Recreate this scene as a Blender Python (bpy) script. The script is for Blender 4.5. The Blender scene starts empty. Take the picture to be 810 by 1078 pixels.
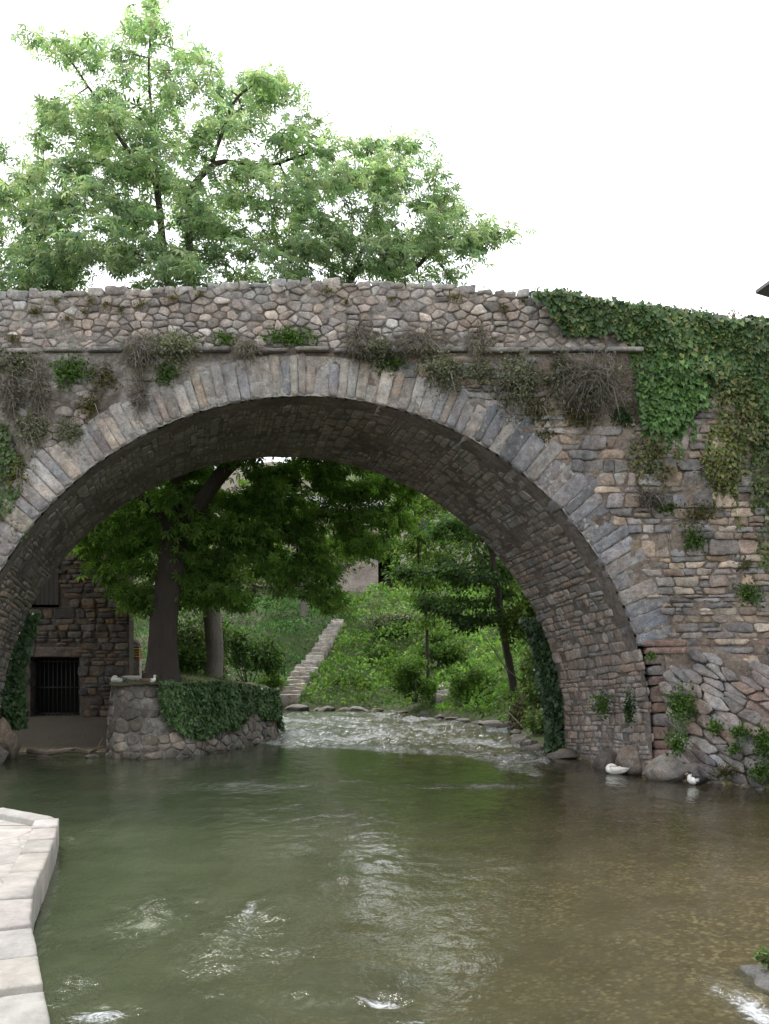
import bpy, math, random
import numpy as np
from mathutils import Vector
random.seed(7); rng = np.random.default_rng(7)
PI = math.pi
SC = bpy.context.scene
COL = SC.collection
# ------------------------------------------------------------------ camera frame
F = 1000.0; HX = 405.0; HY = 690.0; CZ = 2.09
def W(px, py, Y): return np.array([(px-HX)*Y/F, Y, CZ+(HY-py)*Y/F])
cam = bpy.data.cameras.new('camera'); co = bpy.data.objects.new('camera', cam); COL.objects.link(co)
co.location = (0, 0, CZ); co.rotation_euler = (PI/2, 0, 0)
cam.sensor_fit = 'VERTICAL'; cam.sensor_height = 24; cam.lens = 24*F/1078
cam.shift_y = (HY-539)/1078; cam.clip_start = .1; cam.clip_end = 2000
SC.camera = co
# ------------------------------------------------------------------ noise
def _hash(ix, iy, iz, s):
    h = (ix.astype(np.int64)*374761393 + iy.astype(np.int64)*668265263 + iz.astype(np.int64)*2147483647 + s*974634777) & 0xffffffff
    h = ((h ^ (h >> 13))*1274126177) & 0xffffffff
    h = ((h ^ (h >> 16))*2246822519) & 0xffffffff
    return ((h ^ (h >> 15)) & 0xffffff)/float(0xffffff)
def vnoise(p, s=0):
    p = np.asarray(p, float); i = np.floor(p).astype(np.int64); f = p-i; f = f*f*(3-2*f)
    x, y, z = i[..., 0], i[..., 1], i[..., 2]; fx, fy, fz = f[..., 0], f[..., 1], f[..., 2]
    r = 0
    for a in (0, 1):
        for b in (0, 1):
            for c in (0, 1):
                w = (fx if a else 1-fx)*(fy if b else 1-fy)*(fz if c else 1-fz)
                r = r+w*_hash(x+a, y+b, z+c, s)
    return r*2-1
def fbm(p, sc=1., o=4, s=0):
    p = np.asarray(p, float)*sc; r = 0; a = .5
    for k in range(o):
        r = r+a*vnoise(p, s+k*17); p = p*2.03+11.3; a *= .5
    return r
def xyz(x, y, z=0.):
    x, y, z = np.broadcast_arrays(np.asarray(x, float), np.asarray(y, float), np.asarray(z, float))
    return np.stack([x, y, z], -1)
def sstep(a, b, x):
    t = np.clip((np.asarray(x, float)-a)/(b-a), 0, 1); return t*t*(3-2*t)
# ------------------------------------------------------------------ materials
def nt(name):
    m = bpy.data.materials.new(name); m.use_nodes = True; t = m.node_tree; t.nodes.clear(); return m, t
class G:
    def __init__(s, name): s.m, s.t = nt(name)
    def n(s, typ, **kw):
        o = s.t.nodes.new(typ)
        for k, v in kw.items():
            if k.startswith('_'): setattr(o, k[1:], v)
            else:
                key = k.replace('__', ' ')
                if isinstance(v, bpy.types.NodeSocket): s.t.links.new(v, o.inputs[key])
                else: o.inputs[key].default_value = v
        return o
    def link(s, a, b): s.t.links.new(a, b)
    def pos(s): return s.n('ShaderNodeNewGeometry').outputs['Position']
    def mapv(s, v, sc=(1, 1, 1), rot=(0, 0, 0)):
        o = s.n('ShaderNodeMapping'); s.link(v, o.inputs['Vector']); o.inputs['Scale'].default_value = sc; o.inputs['Rotation'].default_value = rot
        return o.outputs['Vector']
    def noise(s, v, sc, det=6, rough=.6, dist=0.):
        o = s.n('ShaderNodeTexNoise', Scale=sc, Detail=det, Roughness=rough, Distortion=dist); s.link(v, o.inputs['Vector']); return o.outputs['Fac']
    def vor(s, v, sc, feat='F1'):
        o = s.n('ShaderNodeTexVoronoi', Scale=sc, _feature=feat); s.link(v, o.inputs['Vector']); return o
    def ramp(s, f, st):
        o = s.n('ShaderNodeValToRGB'); s.link(f, o.inputs[0]); e = o.color_ramp.elements
        while len(e) < len(st): e.new(.5)
        for i, (p, c) in enumerate(st):
            e[i].position = p; e[i].color = (c, c, c, 1) if isinstance(c, (int, float)) else (*c, 1)
        return o.outputs[0]
    def mix(s, f, a, b, mode='MIX'):
        o = s.n('ShaderNodeMix', _data_type='RGBA', _blend_type=mode)
        for k, v in ((0, f), (6, a), (7, b)):
            if isinstance(v, bpy.types.NodeSocket): s.link(v, o.inputs[k])
            elif k == 0: o.inputs[0].default_value = v
            else: o.inputs[k].default_value = (v, v, v, 1) if isinstance(v, (int, float)) else (*v[:3], 1)
        return o.outputs[2]
    def math(s, op, a, b=0.):
        o = s.n('ShaderNodeMath', _operation=op)
        for k, v in ((0, a), (1, b)):
            if isinstance(v, bpy.types.NodeSocket): s.link(v, o.inputs[k])
            else: o.inputs[k].default_value = v
        return o.outputs[0]
    def bump(s, h, dist=.01, st=1., prev=None):
        o = s.n('ShaderNodeBump', Distance=dist, Strength=st); s.link(h, o.inputs['Height'])
        if prev is not None: s.link(prev, o.inputs['Normal'])
        return o.outputs[0]
    def out(s, sh): s.link(sh, s.n('ShaderNodeOutputMaterial').inputs[0]); return s.m
    def attr(s, nm, o='Color'): return s.n('ShaderNodeAttribute', _attribute_name=nm).outputs[o]

def stone_mat(name, lichen=.5, moss=.3, stain=.5, sheen=.85):
    g = G(name); p = g.pos(); c = g.attr('Col')
    c = g.mix(1., c, g.ramp(g.noise(p, 7, 10, .78), [(.28, .42), (.5, .95), (.72, 1.6)]), 'MULTIPLY')
    c = g.mix(1., c, g.ramp(g.noise(p, 45, 4, .7), [(.3, .7), (.7, 1.3)]), 'MULTIPLY')
    warm = g.ramp(g.noise(p, 2.3, 4), [(.4, (1.06, .98, .92)), (.6, (.96, 1., 1.03))])
    c = g.mix(1., c, warm, 'MULTIPLY')
    c = g.mix(g.math('MULTIPLY', g.ramp(g.noise(p, 9, 6, .65), [(.56, 0.), (.66, 1.)]), lichen), c, (.42, .41, .38))
    c = g.mix(g.math('MULTIPLY', g.ramp(g.noise(p, 3.1, 8, .7), [(.55, 0.), (.68, 1.)]), moss), c, (.09, .10, .035))
    st = g.ramp(g.noise(g.mapv(p, (1.3, 1.3, .3)), 1.6, 6, .65), [(.38, .45), (.6, 1.)])
    c = g.mix(stain, c, st, 'MULTIPLY')
    pp = g.n('ShaderNodeSeparateXYZ'); g.link(p, pp.inputs[0])
    wet = g.ramp(g.math('ADD', pp.outputs[2], g.math('MULTIPLY', g.noise(p, 3, 3), .3)), [(.12, .35), (.45, 1.)])
    c = g.mix(1., c, wet, 'MULTIPLY')
    b = g.bump(g.noise(p, 60, 6, .7), .012, .8); b = g.bump(g.noise(p, 14, 6, .65), .035, .8, b)
    bs = g.n('ShaderNodeBsdfPrincipled', Roughness=sheen); g.link(c, bs.inputs['Base Color']); g.link(b, bs.inputs['Normal'])
    bs.inputs['Specular IOR Level'].default_value = .25
    return g.out(bs.outputs[0])
def mortar_mat(name, ca, cb, sc=1.2):
    g = G(name); p = g.pos()
    c = g.mix(g.ramp(g.noise(p, sc, 6, .65), [(.42, 0.), (.58, 1.)]), ca, cb)
    c = g.mix(1., c, g.ramp(g.noise(p, 11, 8, .75), [(.3, .4), (.7, 1.4)]), 'MULTIPLY')
    b = g.bump(g.noise(p, 18, 8, .7), .06, 1.); b = g.bump(g.noise(p, 60, 4, .7), .012, .8, b)
    bs = g.n('ShaderNodeBsdfPrincipled', Roughness=.95); g.link(c, bs.inputs['Base Color']); g.link(b, bs.inputs['Normal'])
    return g.out(bs.outputs[0])
def leaf_mat(name, trans=.45, gloss=.12, sat=(1.2, 1.25, .7)):
    g = G(name); c = g.attr('Col')
    d = g.n('ShaderNodeBsdfPrincipled', Roughness=.5); g.link(c, d.inputs['Base Color']); d.inputs['Specular IOR Level'].default_value = gloss*2
    t = g.n('ShaderNodeBsdfTranslucent'); g.link(g.mix(1., c, sat, 'MULTIPLY'), t.inputs['Color'])
    mx = g.n('ShaderNodeMixShader', Fac=trans); g.link(d.outputs[0], mx.inputs[1]); g.link(t.outputs[0], mx.inputs[2])
    return g.out(mx.outputs[0])
def bark_mat(name, a, b):
    g = G(name); p = g.pos(); q = g.mapv(p, (1, 1, .22))
    c = g.mix(g.noise(q, 14, 8, .7), a, b)
    bm = g.bump(g.noise(g.mapv(p, (1, 1, .1)), 9, 6, .7), .14, 1.); bm = g.bump(g.noise(q, 26, 8, .7), .03, 1., bm)
    bs = g.n('ShaderNodeBsdfPrincipled', Roughness=.9); g.link(c, bs.inputs['Base Color']); g.link(bm, bs.inputs['Normal'])
    return g.out(bs.outputs[0])
def plain(name, c, rough=.7, metal=0., var=.3, sc=20, bd=.005):
    g = G(name); p = g.pos()
    cc = g.mix(1., c, g.ramp(g.noise(p, sc, 6, .6), [(.3, 1-var), (.7, 1+var)]), 'MULTIPLY')
    bs = g.n('ShaderNodeBsdfPrincipled', Roughness=rough, Metallic=metal); g.link(cc, bs.inputs['Base Color'])
    g.link(g.bump(g.noise(p, sc*2, 4), bd), bs.inputs['Normal'])
    return g.out(bs.outputs[0])
def attr_mat(name, rough=.7, bd=.004, sc=60):
    g = G(name); p = g.pos(); c = g.attr('Col')
    c = g.mix(1., c, g.ramp(g.noise(p, sc, 4, .6), [(.3, .75), (.7, 1.2)]), 'MULTIPLY')
    bs = g.n('ShaderNodeBsdfPrincipled', Roughness=rough); g.link(c, bs.inputs['Base Color']); g.link(g.bump(g.noise(p, sc, 3), bd), bs.inputs['Normal'])
    return g.out(bs.outputs[0])
M = {}
M['stone'] = stone_mat('rubble_stone', .35, .16, .5)
M['ring'] = stone_mat('ring_stone', .42, .06, .55)
M['soffit'] = stone_mat('vault_stone', .2, .05, .5)
M['rock'] = stone_mat('bedrock', .4, .15, .4)
M['wetrock'] = stone_mat('bank_rock', .2, .3, .4, .6)
M['dark_wall'] = stone_mat('building_stone', .1, .05, .4)
M['mortar'] = mortar_mat('lime_mortar', (.30, .28, .255), (.13, .11, .095))
M['mortar_p'] = mortar_mat('pale_mortar', (.38, .365, .34), (.22, .205, .19), 2.)
M['mortar_r'] = mortar_mat('earthy_mortar', (.24, .20, .165), (.14, .11, .09))
M['mortar_d'] = mortar_mat('vault_mortar', (.24, .21, .19), (.15, .13, .115))
M['leaf'] = leaf_mat('tree_leaf', .58)
M['ivy'] = leaf_mat('ivy_leaf', .2, .22)
M['weed'] = leaf_mat('weed_leaf', .35, .08)
M['twig'] = attr_mat('dry_twig', .95)
M['bark'] = bark_mat('chestnut_bark', (.028, .022, .018), (.11, .09, .075))
M['bark_l'] = bark_mat('pale_bark', (.13, .11, .10), (.30, .27, .24))
M['iron'] = plain('rusty_iron', (.03, .028, .027), .6, .3)
M['wood'] = plain('old_wood', (.05, .045, .04), .8)
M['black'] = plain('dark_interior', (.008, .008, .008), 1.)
M['slate'] = plain('slate_roof', (.09, .08, .11), .6, 0, .4, 6)
M['attr'] = attr_mat('feathers', .7, .002, 90)
# ------------------------------------------------------------------ object helpers
def tag(o, label=None, cat=None, group=None, kind=None):
    if label: o['label'] = label
    if cat: o['category'] = cat
    if group: o['group'] = group
    if kind: o['kind'] = kind
    return o
def empty(name, loc, label, cat, group=None):
    o = bpy.data.objects.new(name, None); COL.objects.link(o); o.location = [float(v) for v in loc]; o.empty_display_size = .2
    return tag(o, label, cat, group)
def mesh(name, V, polys, mat, parent=None, col=None, smooth=True, attrs=None):
    """polys: list of int arrays (n,k). col: per vertex (n,3). V is in world space; the origin is put at the base"""
    V = np.asarray(V, float)
    if parent is not None:
        org = np.zeros(3); q_ = parent
        while q_ is not None: org = org+np.array(q_.location); q_ = q_.parent
    else:
        org = np.array([(V[:, 0].min()+V[:, 0].max())/2, (V[:, 1].min()+V[:, 1].max())/2, V[:, 2].min()])
    me = bpy.data.meshes.new(name)
    polys = [np.asarray(p, np.int32) for p in polys if len(p)]
    me.vertices.add(len(V)); me.vertices.foreach_set('co', (V-org).astype(np.float32).ravel())
    nl = sum(p.size for p in polys); npoly = sum(len(p) for p in polys)
    me.loops.add(nl); me.polygons.add(npoly)
    me.loops.foreach_set('vertex_index', np.concatenate([p.ravel() for p in polys]))
    tot = np.concatenate([np.full(len(p), p.shape[1], np.int32) for p in polys])
    st = np.concatenate([[0], np.cumsum(tot)[:-1]]).astype(np.int32)
    me.polygons.foreach_set('loop_start', st); me.polygons.foreach_set('loop_total', tot)
    me.polygons.foreach_set('use_smooth', np.full(npoly, smooth, bool))
    me.update(calc_edges=True); me.validate()
    if col is not None:
        a = me.color_attributes.new('Col', 'FLOAT_COLOR', 'POINT')
        c = np.ones((len(V), 4), np.float32); c[:, :3] = col; a.data.foreach_set('color', c.ravel())
    for k, v in (attrs or {}).items():
        a = me.attributes.new(k, 'FLOAT', 'POINT'); a.data.foreach_set('value', np.asarray(v, np.float32))
    me.materials.append(mat)
    o = bpy.data.objects.new(name, me); COL.objects.link(o)
    if parent is None: o.location = org
    else: o.parent = parent
    return o
class MB:
    def __init__(s): s.V = []; s.P = {}; s.C = []; s.n = 0
    def add(s, V, polys, col=(.5, .5, .5)):
        V = np.asarray(V, float); s.V.append(V)
        c = np.empty((len(V), 3)); c[:] = col; s.C.append(c)
        for p in polys:
            p = np.asarray(p, np.int64)
            if len(p): s.P.setdefault(p.shape[1], []).append(p+s.n)
        s.n += len(V)
    def box(s, a, b, col=(.5, .5, .5), bev=0.):
        a = np.minimum(a, b); b = np.maximum(a, b)
        (x0, y0, z0), (x1, y1, z1) = a, b
        V = [(x0, y0, z0), (x1, y0, z0), (x1, y1, z0), (x0, y1, z0), (x0, y0, z1), (x1, y0, z1), (x1, y1, z1), (x0, y1, z1)]
        s.add(V, [[(0, 3, 2, 1), (4, 5, 6, 7), (0, 1, 5, 4), (1, 2, 6, 5), (2, 3, 7, 6), (3, 0, 4, 7)]], col)
    def tube(s, pts, rad, seg=6, col=(.5, .5, .5), flat=1., cap=True):
        pts = np.asarray(pts, float); n = len(pts); rad = np.broadcast_to(rad, (n,)) if np.ndim(rad) < 2 else rad
        tg = np.gradient(pts, axis=0); tg /= np.linalg.norm(tg, axis=1)[:, None]+1e-9
        up = np.array([0, 0, 1.]) if abs(tg[:, 2]).mean() < .8 else np.array([0, 1., 0])
        up = np.array([0, 1., 0]) if abs(tg[0, 2]) > .7 else np.array([0, 0, 1.])
        A = np.zeros((n, 3)); A[0] = np.cross(tg[0], up)
        for k_ in range(1, n): A[k_] = A[k_-1]-tg[k_]*(A[k_-1]@tg[k_])      # carried along the path without twisting
        A /= np.linalg.norm(A, axis=1)[:, None]+1e-9; B = np.cross(A, tg)
        th = np.arange(seg)*2*PI/seg
        if np.ndim(rad) == 2: ra, rb = rad[:, 0], rad[:, 1]
        else: ra = rad; rb = rad*flat
        V = pts[:, None]+A[:, None]*(ra[:, None]*np.cos(th))[..., None]+B[:, None]*(rb[:, None]*np.sin(th))[..., None]
        V = V.reshape(-1, 3); i = np.arange((n-1)*seg).reshape(n-1, seg); j = np.roll(i, -1, 1)
        q = np.stack([i, j, j+seg, i+seg], -1).reshape(-1, 4)
        P = [q]
        if cap: P += [[list(range(seg))[::-1]], [list(range((n-1)*seg, n*seg))]]
        s.add(V, P, col)
    def build(s, name, mat, parent=None, smooth=True, disp=None):
        V = np.concatenate(s.V)
        if disp: V = disp(V)
        return mesh(name, V, [np.concatenate(v) for v in s.P.values()], mat, parent, np.concatenate(s.C), smooth)
def grid(name, fx, nu, nv, mat, parent=None, col=None, smooth=True, attrs=None):
    u, v = np.meshgrid(np.linspace(0, 1, nu), np.linspace(0, 1, nv), indexing='ij')
    V = fx(u.ravel(), v.ravel()); i = np.arange(nu*nv).reshape(nu, nv)
    q = np.stack([i[:-1, :-1], i[1:, :-1], i[1:, 1:], i[:-1, 1:]], -1).reshape(-1, 4)
    return mesh(name, V, [q], mat, parent, col(V) if callable(col) else col, smooth, attrs)
# ------------------------------------------------------------------ masonry: individual stones
def cells(seeds, ax=1., bound=.8, box=None):
    """Voronoi cells (numpy half-plane clipping); ax squashes u so that cells come out wide"""
    S = seeds/np.array([ax, 1.]); out = []
    for i in range(len(S)):
        d = S-S[i]; r = (d**2).sum(1); idx = np.argsort(r)[1:18]
        poly = [(-bound, -bound), (bound, -bound), (bound, bound), (-bound, bound)]
        for j in idx:
            nx, ny = d[j]; h = r[j]/2
            new = []; m = len(poly)
            for k in range(m):
                p, q = poly[k], poly[(k+1) % m]
                a = p[0]*nx+p[1]*ny-h; b = q[0]*nx+q[1]*ny-h
                if a <= 0: new.append(p)
                if (a < 0) != (b < 0):
                    t = a/(a-b); new.append((p[0]+(q[0]-p[0])*t, p[1]+(q[1]-p[1])*t))
            poly = new
            if len(poly) < 3: break
        if len(poly) >= 3:
            Q = (np.array(poly)+S[i])*np.array([ax, 1.])
            if box is not None:
                if not (box[0] < seeds[i][0] < box[1] and box[2] < seeds[i][1] < box[3]): continue
                Q = np.stack([np.clip(Q[:, 0], box[0], box[1]), np.clip(Q[:, 1], box[2], box[3])], 1)
            out.append((Q, i))
    return out
def course_seeds(u0, u1, v0, v1, hr, wr, jit=.25):
    pts = []; v = v0
    while v < v1:
        h = random.uniform(*hr); u = u0-random.random()*wr[1]
        while u < u1:
            w = random.uniform(*wr)*(1+.5*random.random()**3)
            pts.append((u+w/2, v+h/2+random.uniform(-jit, jit)*h)); u += w
        v += h
    return np.array(pts)
def coursed(u0, u1, v0, v1, hr, wr, wob=.03, split=.18, cj=.02):
    """roughly coursed rubble: wavy beds, blocks of very different length, some split into two thin slabs or a slab with pinnings"""
    out = []; lines = []; v = v0; s0 = random.random()*50
    while v < v1: lines.append(v); v += random.uniform(*hr)**1. if random.random() < .8 else hr[1]*1.35
    lines.append(v)
    def L(k, u): return lines[k]+wob*float(vnoise(np.array([u*1.1+s0, lines[k]*2.3, k*3.7])))+wob*.5*float(vnoise(np.array([u*4.1+s0, k*5.1, 1.])))
    for k in range(len(lines)-1):
        u = u0-random.random()*wr[1]; h = lines[k+1]-lines[k]; ja = random.uniform(-cj, cj)
        while u < u1:
            w = random.uniform(*wr)*(.6+.8*random.random()+.9*random.random()**5)*(1. if h > .1 else 1.35); jb = random.uniform(-cj, cj)*1.6
            a, b = u, u+w
            P = np.array([[a+ja, L(k, a)], [(a+b)/2, L(k, (a+b)/2)], [b+jb, L(k, b)], [b-jb, L(k+1, b)], [(a+b)/2, L(k+1, (a+b)/2)+random.uniform(-.012, .008)], [a-ja, L(k+1, a)]])
            c = P.mean(0)
            if h > .12 and random.random() < split:
                t = random.uniform(.35, .65); mL = P[0]*(1-t)+P[5]*t; mM = P[1]*(1-t)+P[4]*t+[0, random.uniform(-.01, .01)]; mR = P[2]*(1-t)+P[3]*t
                out.append((np.array([P[0], P[1], P[2], mR, mM, mL]), (c[0], c[1]-h*.25))); out.append((np.array([mL, mM, mR, P[3], P[4], P[5]]), (c[0], c[1]+h*.25)))
            else: out.append((P, (c[0], c[1])))
            u = b; ja = jb
    return out
def resample(P, n):
    Q = np.vstack([P, P[:1]]); L = np.r_[0, np.cumsum(np.linalg.norm(np.diff(Q, axis=0), axis=1))]
    t = np.linspace(0, L[-1], n, endpoint=False); return np.stack([np.interp(t, L, Q[:, 0]), np.interp(t, L, Q[:, 1])], 1)
def chaikin(P, k=1):
    for _ in range(k):
        Q = np.roll(P, -1, 0); P = np.stack([P*.90+Q*.10, P*.10+Q*.90], 1).reshape(-1, 2)
    return P
def stones(mb, polys, mapf, colf, gap=.012, h=(.02, .05), n=14, back=.03, rough=.012, rnd=1, tilt=.12):
    """each polygon becomes a rounded, slightly tilted block standing proud of the mortar"""
    for P in polys:
        c = P.mean(0); r = np.linalg.norm(P-c, axis=1)
        mn = min(np.ptp(P[:, 0]), np.ptp(P[:, 1]))/2
        if mn < .018: continue
        f = max(.5, 1-gap/mn)
        P = chaikin(c+(P-c)*f, rnd); P = resample(P, n)
        ang = random.random()*99
        P = P+ (rough*fbm(np.c_[P*9, np.full(len(P), ang)], 1, 2)[:, None])*(P-c)/(np.linalg.norm(P-c, axis=1)[:, None]+1e-6)*2.
        H = random.uniform(*h); tl = np.array([random.uniform(-tilt, tilt), random.uniform(-tilt, tilt)])
        e = min(.011/mn, .25)
        rings = [(1., -back), (1., H-min(.012, H*.6)), (1-e, H), (1-min(.6, e*3.2), H+.003), (.35, H+.005)]
        V = []
        for s, d in rings:
            Q = c+(P-c)*s; dd = d+((Q-c)@tl if d > 0 else 0)
            if d > 0: dd = dd+fbm(np.c_[Q*7, np.full(len(Q), ang)], 1, 3)*rough*1.6
            V.append(np.c_[Q, np.broadcast_to(dd, (len(Q),))])
        V.append(np.array([[c[0], c[1], H+.005]]))
        V = np.concatenate(V); X = mapf(V[:, 0], V[:, 1], V[:, 2])
        k = len(P); i = np.arange(k*4).reshape(4, k); j = np.roll(i, -1, 1)
        q = np.stack([i, j, j+k, i+k], -1).reshape(-1, 4)
        a = np.arange(k)+4*k; t = np.stack([a, np.roll(a, -1), np.full(k, 5*k)], -1)
        mb.add(X, [q, t], colf(c[0], c[1]))
def pick(pal, var=.12):
    c = np.array(random.choice(pal)); return c*(1+random.uniform(-var, var)*1.6)*np.array([1+random.uniform(-.03, .03), 1, 1+random.uniform(-.03, .03)])
# ------------------------------------------------------------------ bridge
DF = 16.3; DB = 20.06
C0 = np.array([-1.386, .54]); C1 = np.array([-2.166, .285]); R = 6.0; T = .72
def centre(y):
    t = (y-DF)/(DB-DF); return C0[0]+(C1[0]-C0[0])*t, C0[1]+(C1[1]-C0[1])*t
def facey(x, z):
    x = np.asarray(x, float); z = np.asarray(z, float)
    b = sstep(4.6, 7.6, x)*sstep(4.6, .2, z)*2.0
    b = b+.05*fbm(xyz(x, z*1.3, 3), .5, 3)
    return DF-b
ZS = 7.27
ptx = np.array([-14, 0, 150, 300, 420, 520, 565, 650, 780, 820, 1100]); 
_px = np.array([-300, 0, 150, 300, 420, 520, 565, 650, 780, 820, 1100]); _pz = np.array([318, 308, 303, 294, 295, 304, 309, 322, 338, 341, 360.])
def ztop(x): return CZ+(HY-np.interp(np.asarray(x)*F/DF+HX, _px, _pz))*DF/F
bridge = empty('stone_bridge', (-1.4, DF, 0), 'old stone arch bridge with a single round arch over the river', 'bridge')
GREY = [(.27, .25, .245), (.32, .30, .29), (.23, .215, .21), (.29, .26, .245), (.36, .345, .33), (.20, .19, .19), (.28, .25, .235), (.30, .28, .275)]
BROWN = [(.24, .20, .17), (.21, .20, .195), (.29, .235, .18), (.18, .175, .175), (.27, .25, .235), (.235, .19, .16), (.20, .195, .20), (.32, .27, .215), (.15, .14, .14)]
SLATE = [(.18, .18, .195), (.15, .153, .168), (.215, .215, .228), (.20, .19, .185), (.17, .17, .182)]
TAN = [(.31, .28, .255), (.29, .28, .275), (.26, .25, .25), (.33, .29, .25), (.24, .235, .24), (.31, .30, .295), (.37, .35, .33), (.34, .32, .30)]
# voussoirs
mb = MB(); th = math.radians(16.5); end = math.radians(168)
while th < end:
    w = random.uniform(.12, .23) if 55 < math.degrees(th) < 140 else random.uniform(.15, .30)
    dt = w/R; t0, t1 = th, th+dt; th = t1
    T1 = T*random.uniform(.80, 1.06)*(1.0 if 60 < math.degrees(t0) < 125 else 1.12)
    deg = math.degrees(t0)
    k = sstep(66, 48, deg); kl = sstep(140, 156, deg)
    col = pick(SLATE, .15) if random.random() < max(k, kl)*.93 else pick(TAN, .12)
    a = np.array([[t0*R, -.012], [t1*R, -.012+random.uniform(-.012, .012)], [t1*R+random.uniform(-.02, .02), T1], [t0*R, T1+random.uniform(-.05, .03)]])
    off = random.uniform(.03, .06)
    def mp(u, v, d, off=off):
        t = u/R; r = R+v; y = DF-d
        cx, cz = centre(np.maximum(y, DF))
        return np.stack([cx+r*np.cos(t), y, cz+r*np.sin(t)], -1)
    stones(mb, [resample(a, 20)], mp, lambda u, v: col, gap=.005, h=(off, off+.012), n=26, back=.55, rough=.008, rnd=1, tilt=.03)
vr = mb.build('voussoir_ring', M['ring'], bridge)
def frg(u, v):
    t = math.radians(17)+u*math.radians(150.5); r = R-.004+v*(T-.04)+.02*fbm(xyz(u*60, v*4, 2), 2, 3)
    return np.stack([C0[0]+r*np.cos(t), DF-.034-.04*fbm(xyz(u*120, v*5, 0), 1.5, 4, 3), C0[1]+r*np.sin(t)], -1)
grid('mortar_bed', frg, 700, 30, M['mortar_p'], vr)
# long flat quoin courses under the ring on the right and on the left
for side in (1, -1):
    mb = MB(); z = -.6
    ztopq = C0[1]+R*math.sin(math.radians(17 if side > 0 else 12))
    while z < ztopq:
        h = random.uniform(.12, .30) if z < 1.4 else random.uniform(.11, .22)
        zz = z+h/2; xi = C0[0]+side*math.sqrt(max(0, R*R-max(0, zz-C0[1])**2))
        x = xi+side*.012; k = 0
        ww = 1.7 if zz > 1.2 else 1.3
        while abs(x-xi) < ww:
            w = random.uniform(.5, 1.1) if zz > 1.3 else random.uniform(.25, .6)
            a = np.array([[x, z], [x+side*w, z], [x+side*w, z+h], [x, z+h]])
            a = a[::-1] if side < 0 else a
            stones(mb, [resample(a, 16)], lambda u, v, d: np.stack([u, facey(u, v)-d, v], -1), lambda u, v: pick([(.17, .13, .115), (.2, .165, .15), (.16, .155, .16), (.2, .14, .12)], .15), gap=.008, h=(.02, .06), n=18, back=.5 if k == 0 else .05, rough=.014, tilt=.05)
            x += side*w; k += 1
        z += h
    mb.build('pier_quoin', M['stone'], bridge)
# spandrel walls
def inring(x, z, m=0.):
    return math.hypot(x-C0[0], z-C0[1]) < R+T*.8+m
def below(x, z): return z < 2.3 and abs(x-C0[0]) < R+.9
mapface = lambda u, v, d: np.stack([u, facey(u, v)-d, v], -1)
for side, nm, pal, mt, prob in ((-1, 'spandrel_wall', GREY, 'mortar', 0), (1, 'spandrel_wall', BROWN, 'mortar_r', 0)):
    mb = MB()
    if side < 0: sd = course_seeds(-12.5, C0[0], -.6, ZS+.25, (.09, .2), (.14, .4), .3)
    else: sd = course_seeds(C0[0], 12.5, -.6, ZS+.25, (.07, .19), (.12, .42), .28)
    ps = []
    src = [(P, sd[i]) for P, i in cells(sd, 1.9, box=(-12.5, 12.5, -.6, ZS-.01))] if side < 0 else [(P, c) for P, c in coursed(C0[0], 12.4, -.6, ZS-.03, (.07, .20), (.14, .40), .035, .2, .025) if c[1] < ZS-.12]
    for P, (x, z) in src:
        if inring(x, z) or below(x, z): continue
        if side < 0 and (random.random() < .22 or (x > -7 and vnoise(np.array([[x*1.1, z*1.4, 4.]]))[0] > .35)): continue   # buried in mortar
        if side > 0 and vnoise(np.array([[x*.9, z*.9, 9.]]))[0] > (.9 if z < 5.2 else .3): continue
        if side > 0 and x > 6 and z < 1.9+(x-6)*.35: continue
        ps.append(P)
    def cf(x, z, side=side):
        if side < 0: return pick(GREY, .15)*(.85 if z < 4 else .92)
        if x < 2.6: return pick(GREY+BROWN, .15)*.9
        c = pick(BROWN, .2)
        if random.random() < .05: c = np.array([.42, .36, .30])
        return c
    stones(mb, ps, mapface, cf, gap=.006, h=(.012, .04) if side < 0 else (.025, .065), n=20, rough=.014 if side < 0 else .02, tilt=.12)
    sp = mb.build(nm, M['stone'], bridge)
    def fb(u, v, side=side):
        x = C0[0]+(u*11.5 if side > 0 else -u*11.5); dx = np.abs(x-C0[0]); rr = R+.28
        zb = np.where(dx < rr, C0[1]+np.sqrt(np.maximum(rr*rr-dx*dx, 0)), -1.)
        zb = np.where(dx < rr, np.where(zb < 1.2, -1+2.2*(zb-C0[1])/.66, zb), zb)
        z = zb+(ZS-zb)*v
        y = facey(x, z)-(.018 if side < 0 else .022)+.05*fbm(xyz(x, 0, z), 3.2, 5, 5)
        return np.stack([x, y, z], -1)
    grid('mortar_bed', fb, 300, 160, M[mt], sp)
# string course: thin projecting slabs
mb = MB(); x = -13.
while x < 4.2:
    w = random.uniform(.5, 1.1)
    zz = ZS+random.uniform(-.015, .015)+.0*x; pr = random.uniform(.09, .15); t = random.uniform(.07, .095)
    if x > 4.1: w = min(w, .7)
    a = np.array([[x, zz], [x+w, zz+random.uniform(-.01, .01)], [x+w, zz+t], [x, zz+t]])
    stones(mb, [resample(a, 18)], lambda u, v, d: np.stack([u, DF-d, v], -1), lambda u, v: pick([(.24, .235, .225), (.2, .19, .185)], .12), gap=.004, h=(pr, pr+.01), n=20, back=.1, rough=.008, rnd=1, tilt=.02)
    x += w
mb.build('string_course', M['stone'], bridge)
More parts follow.
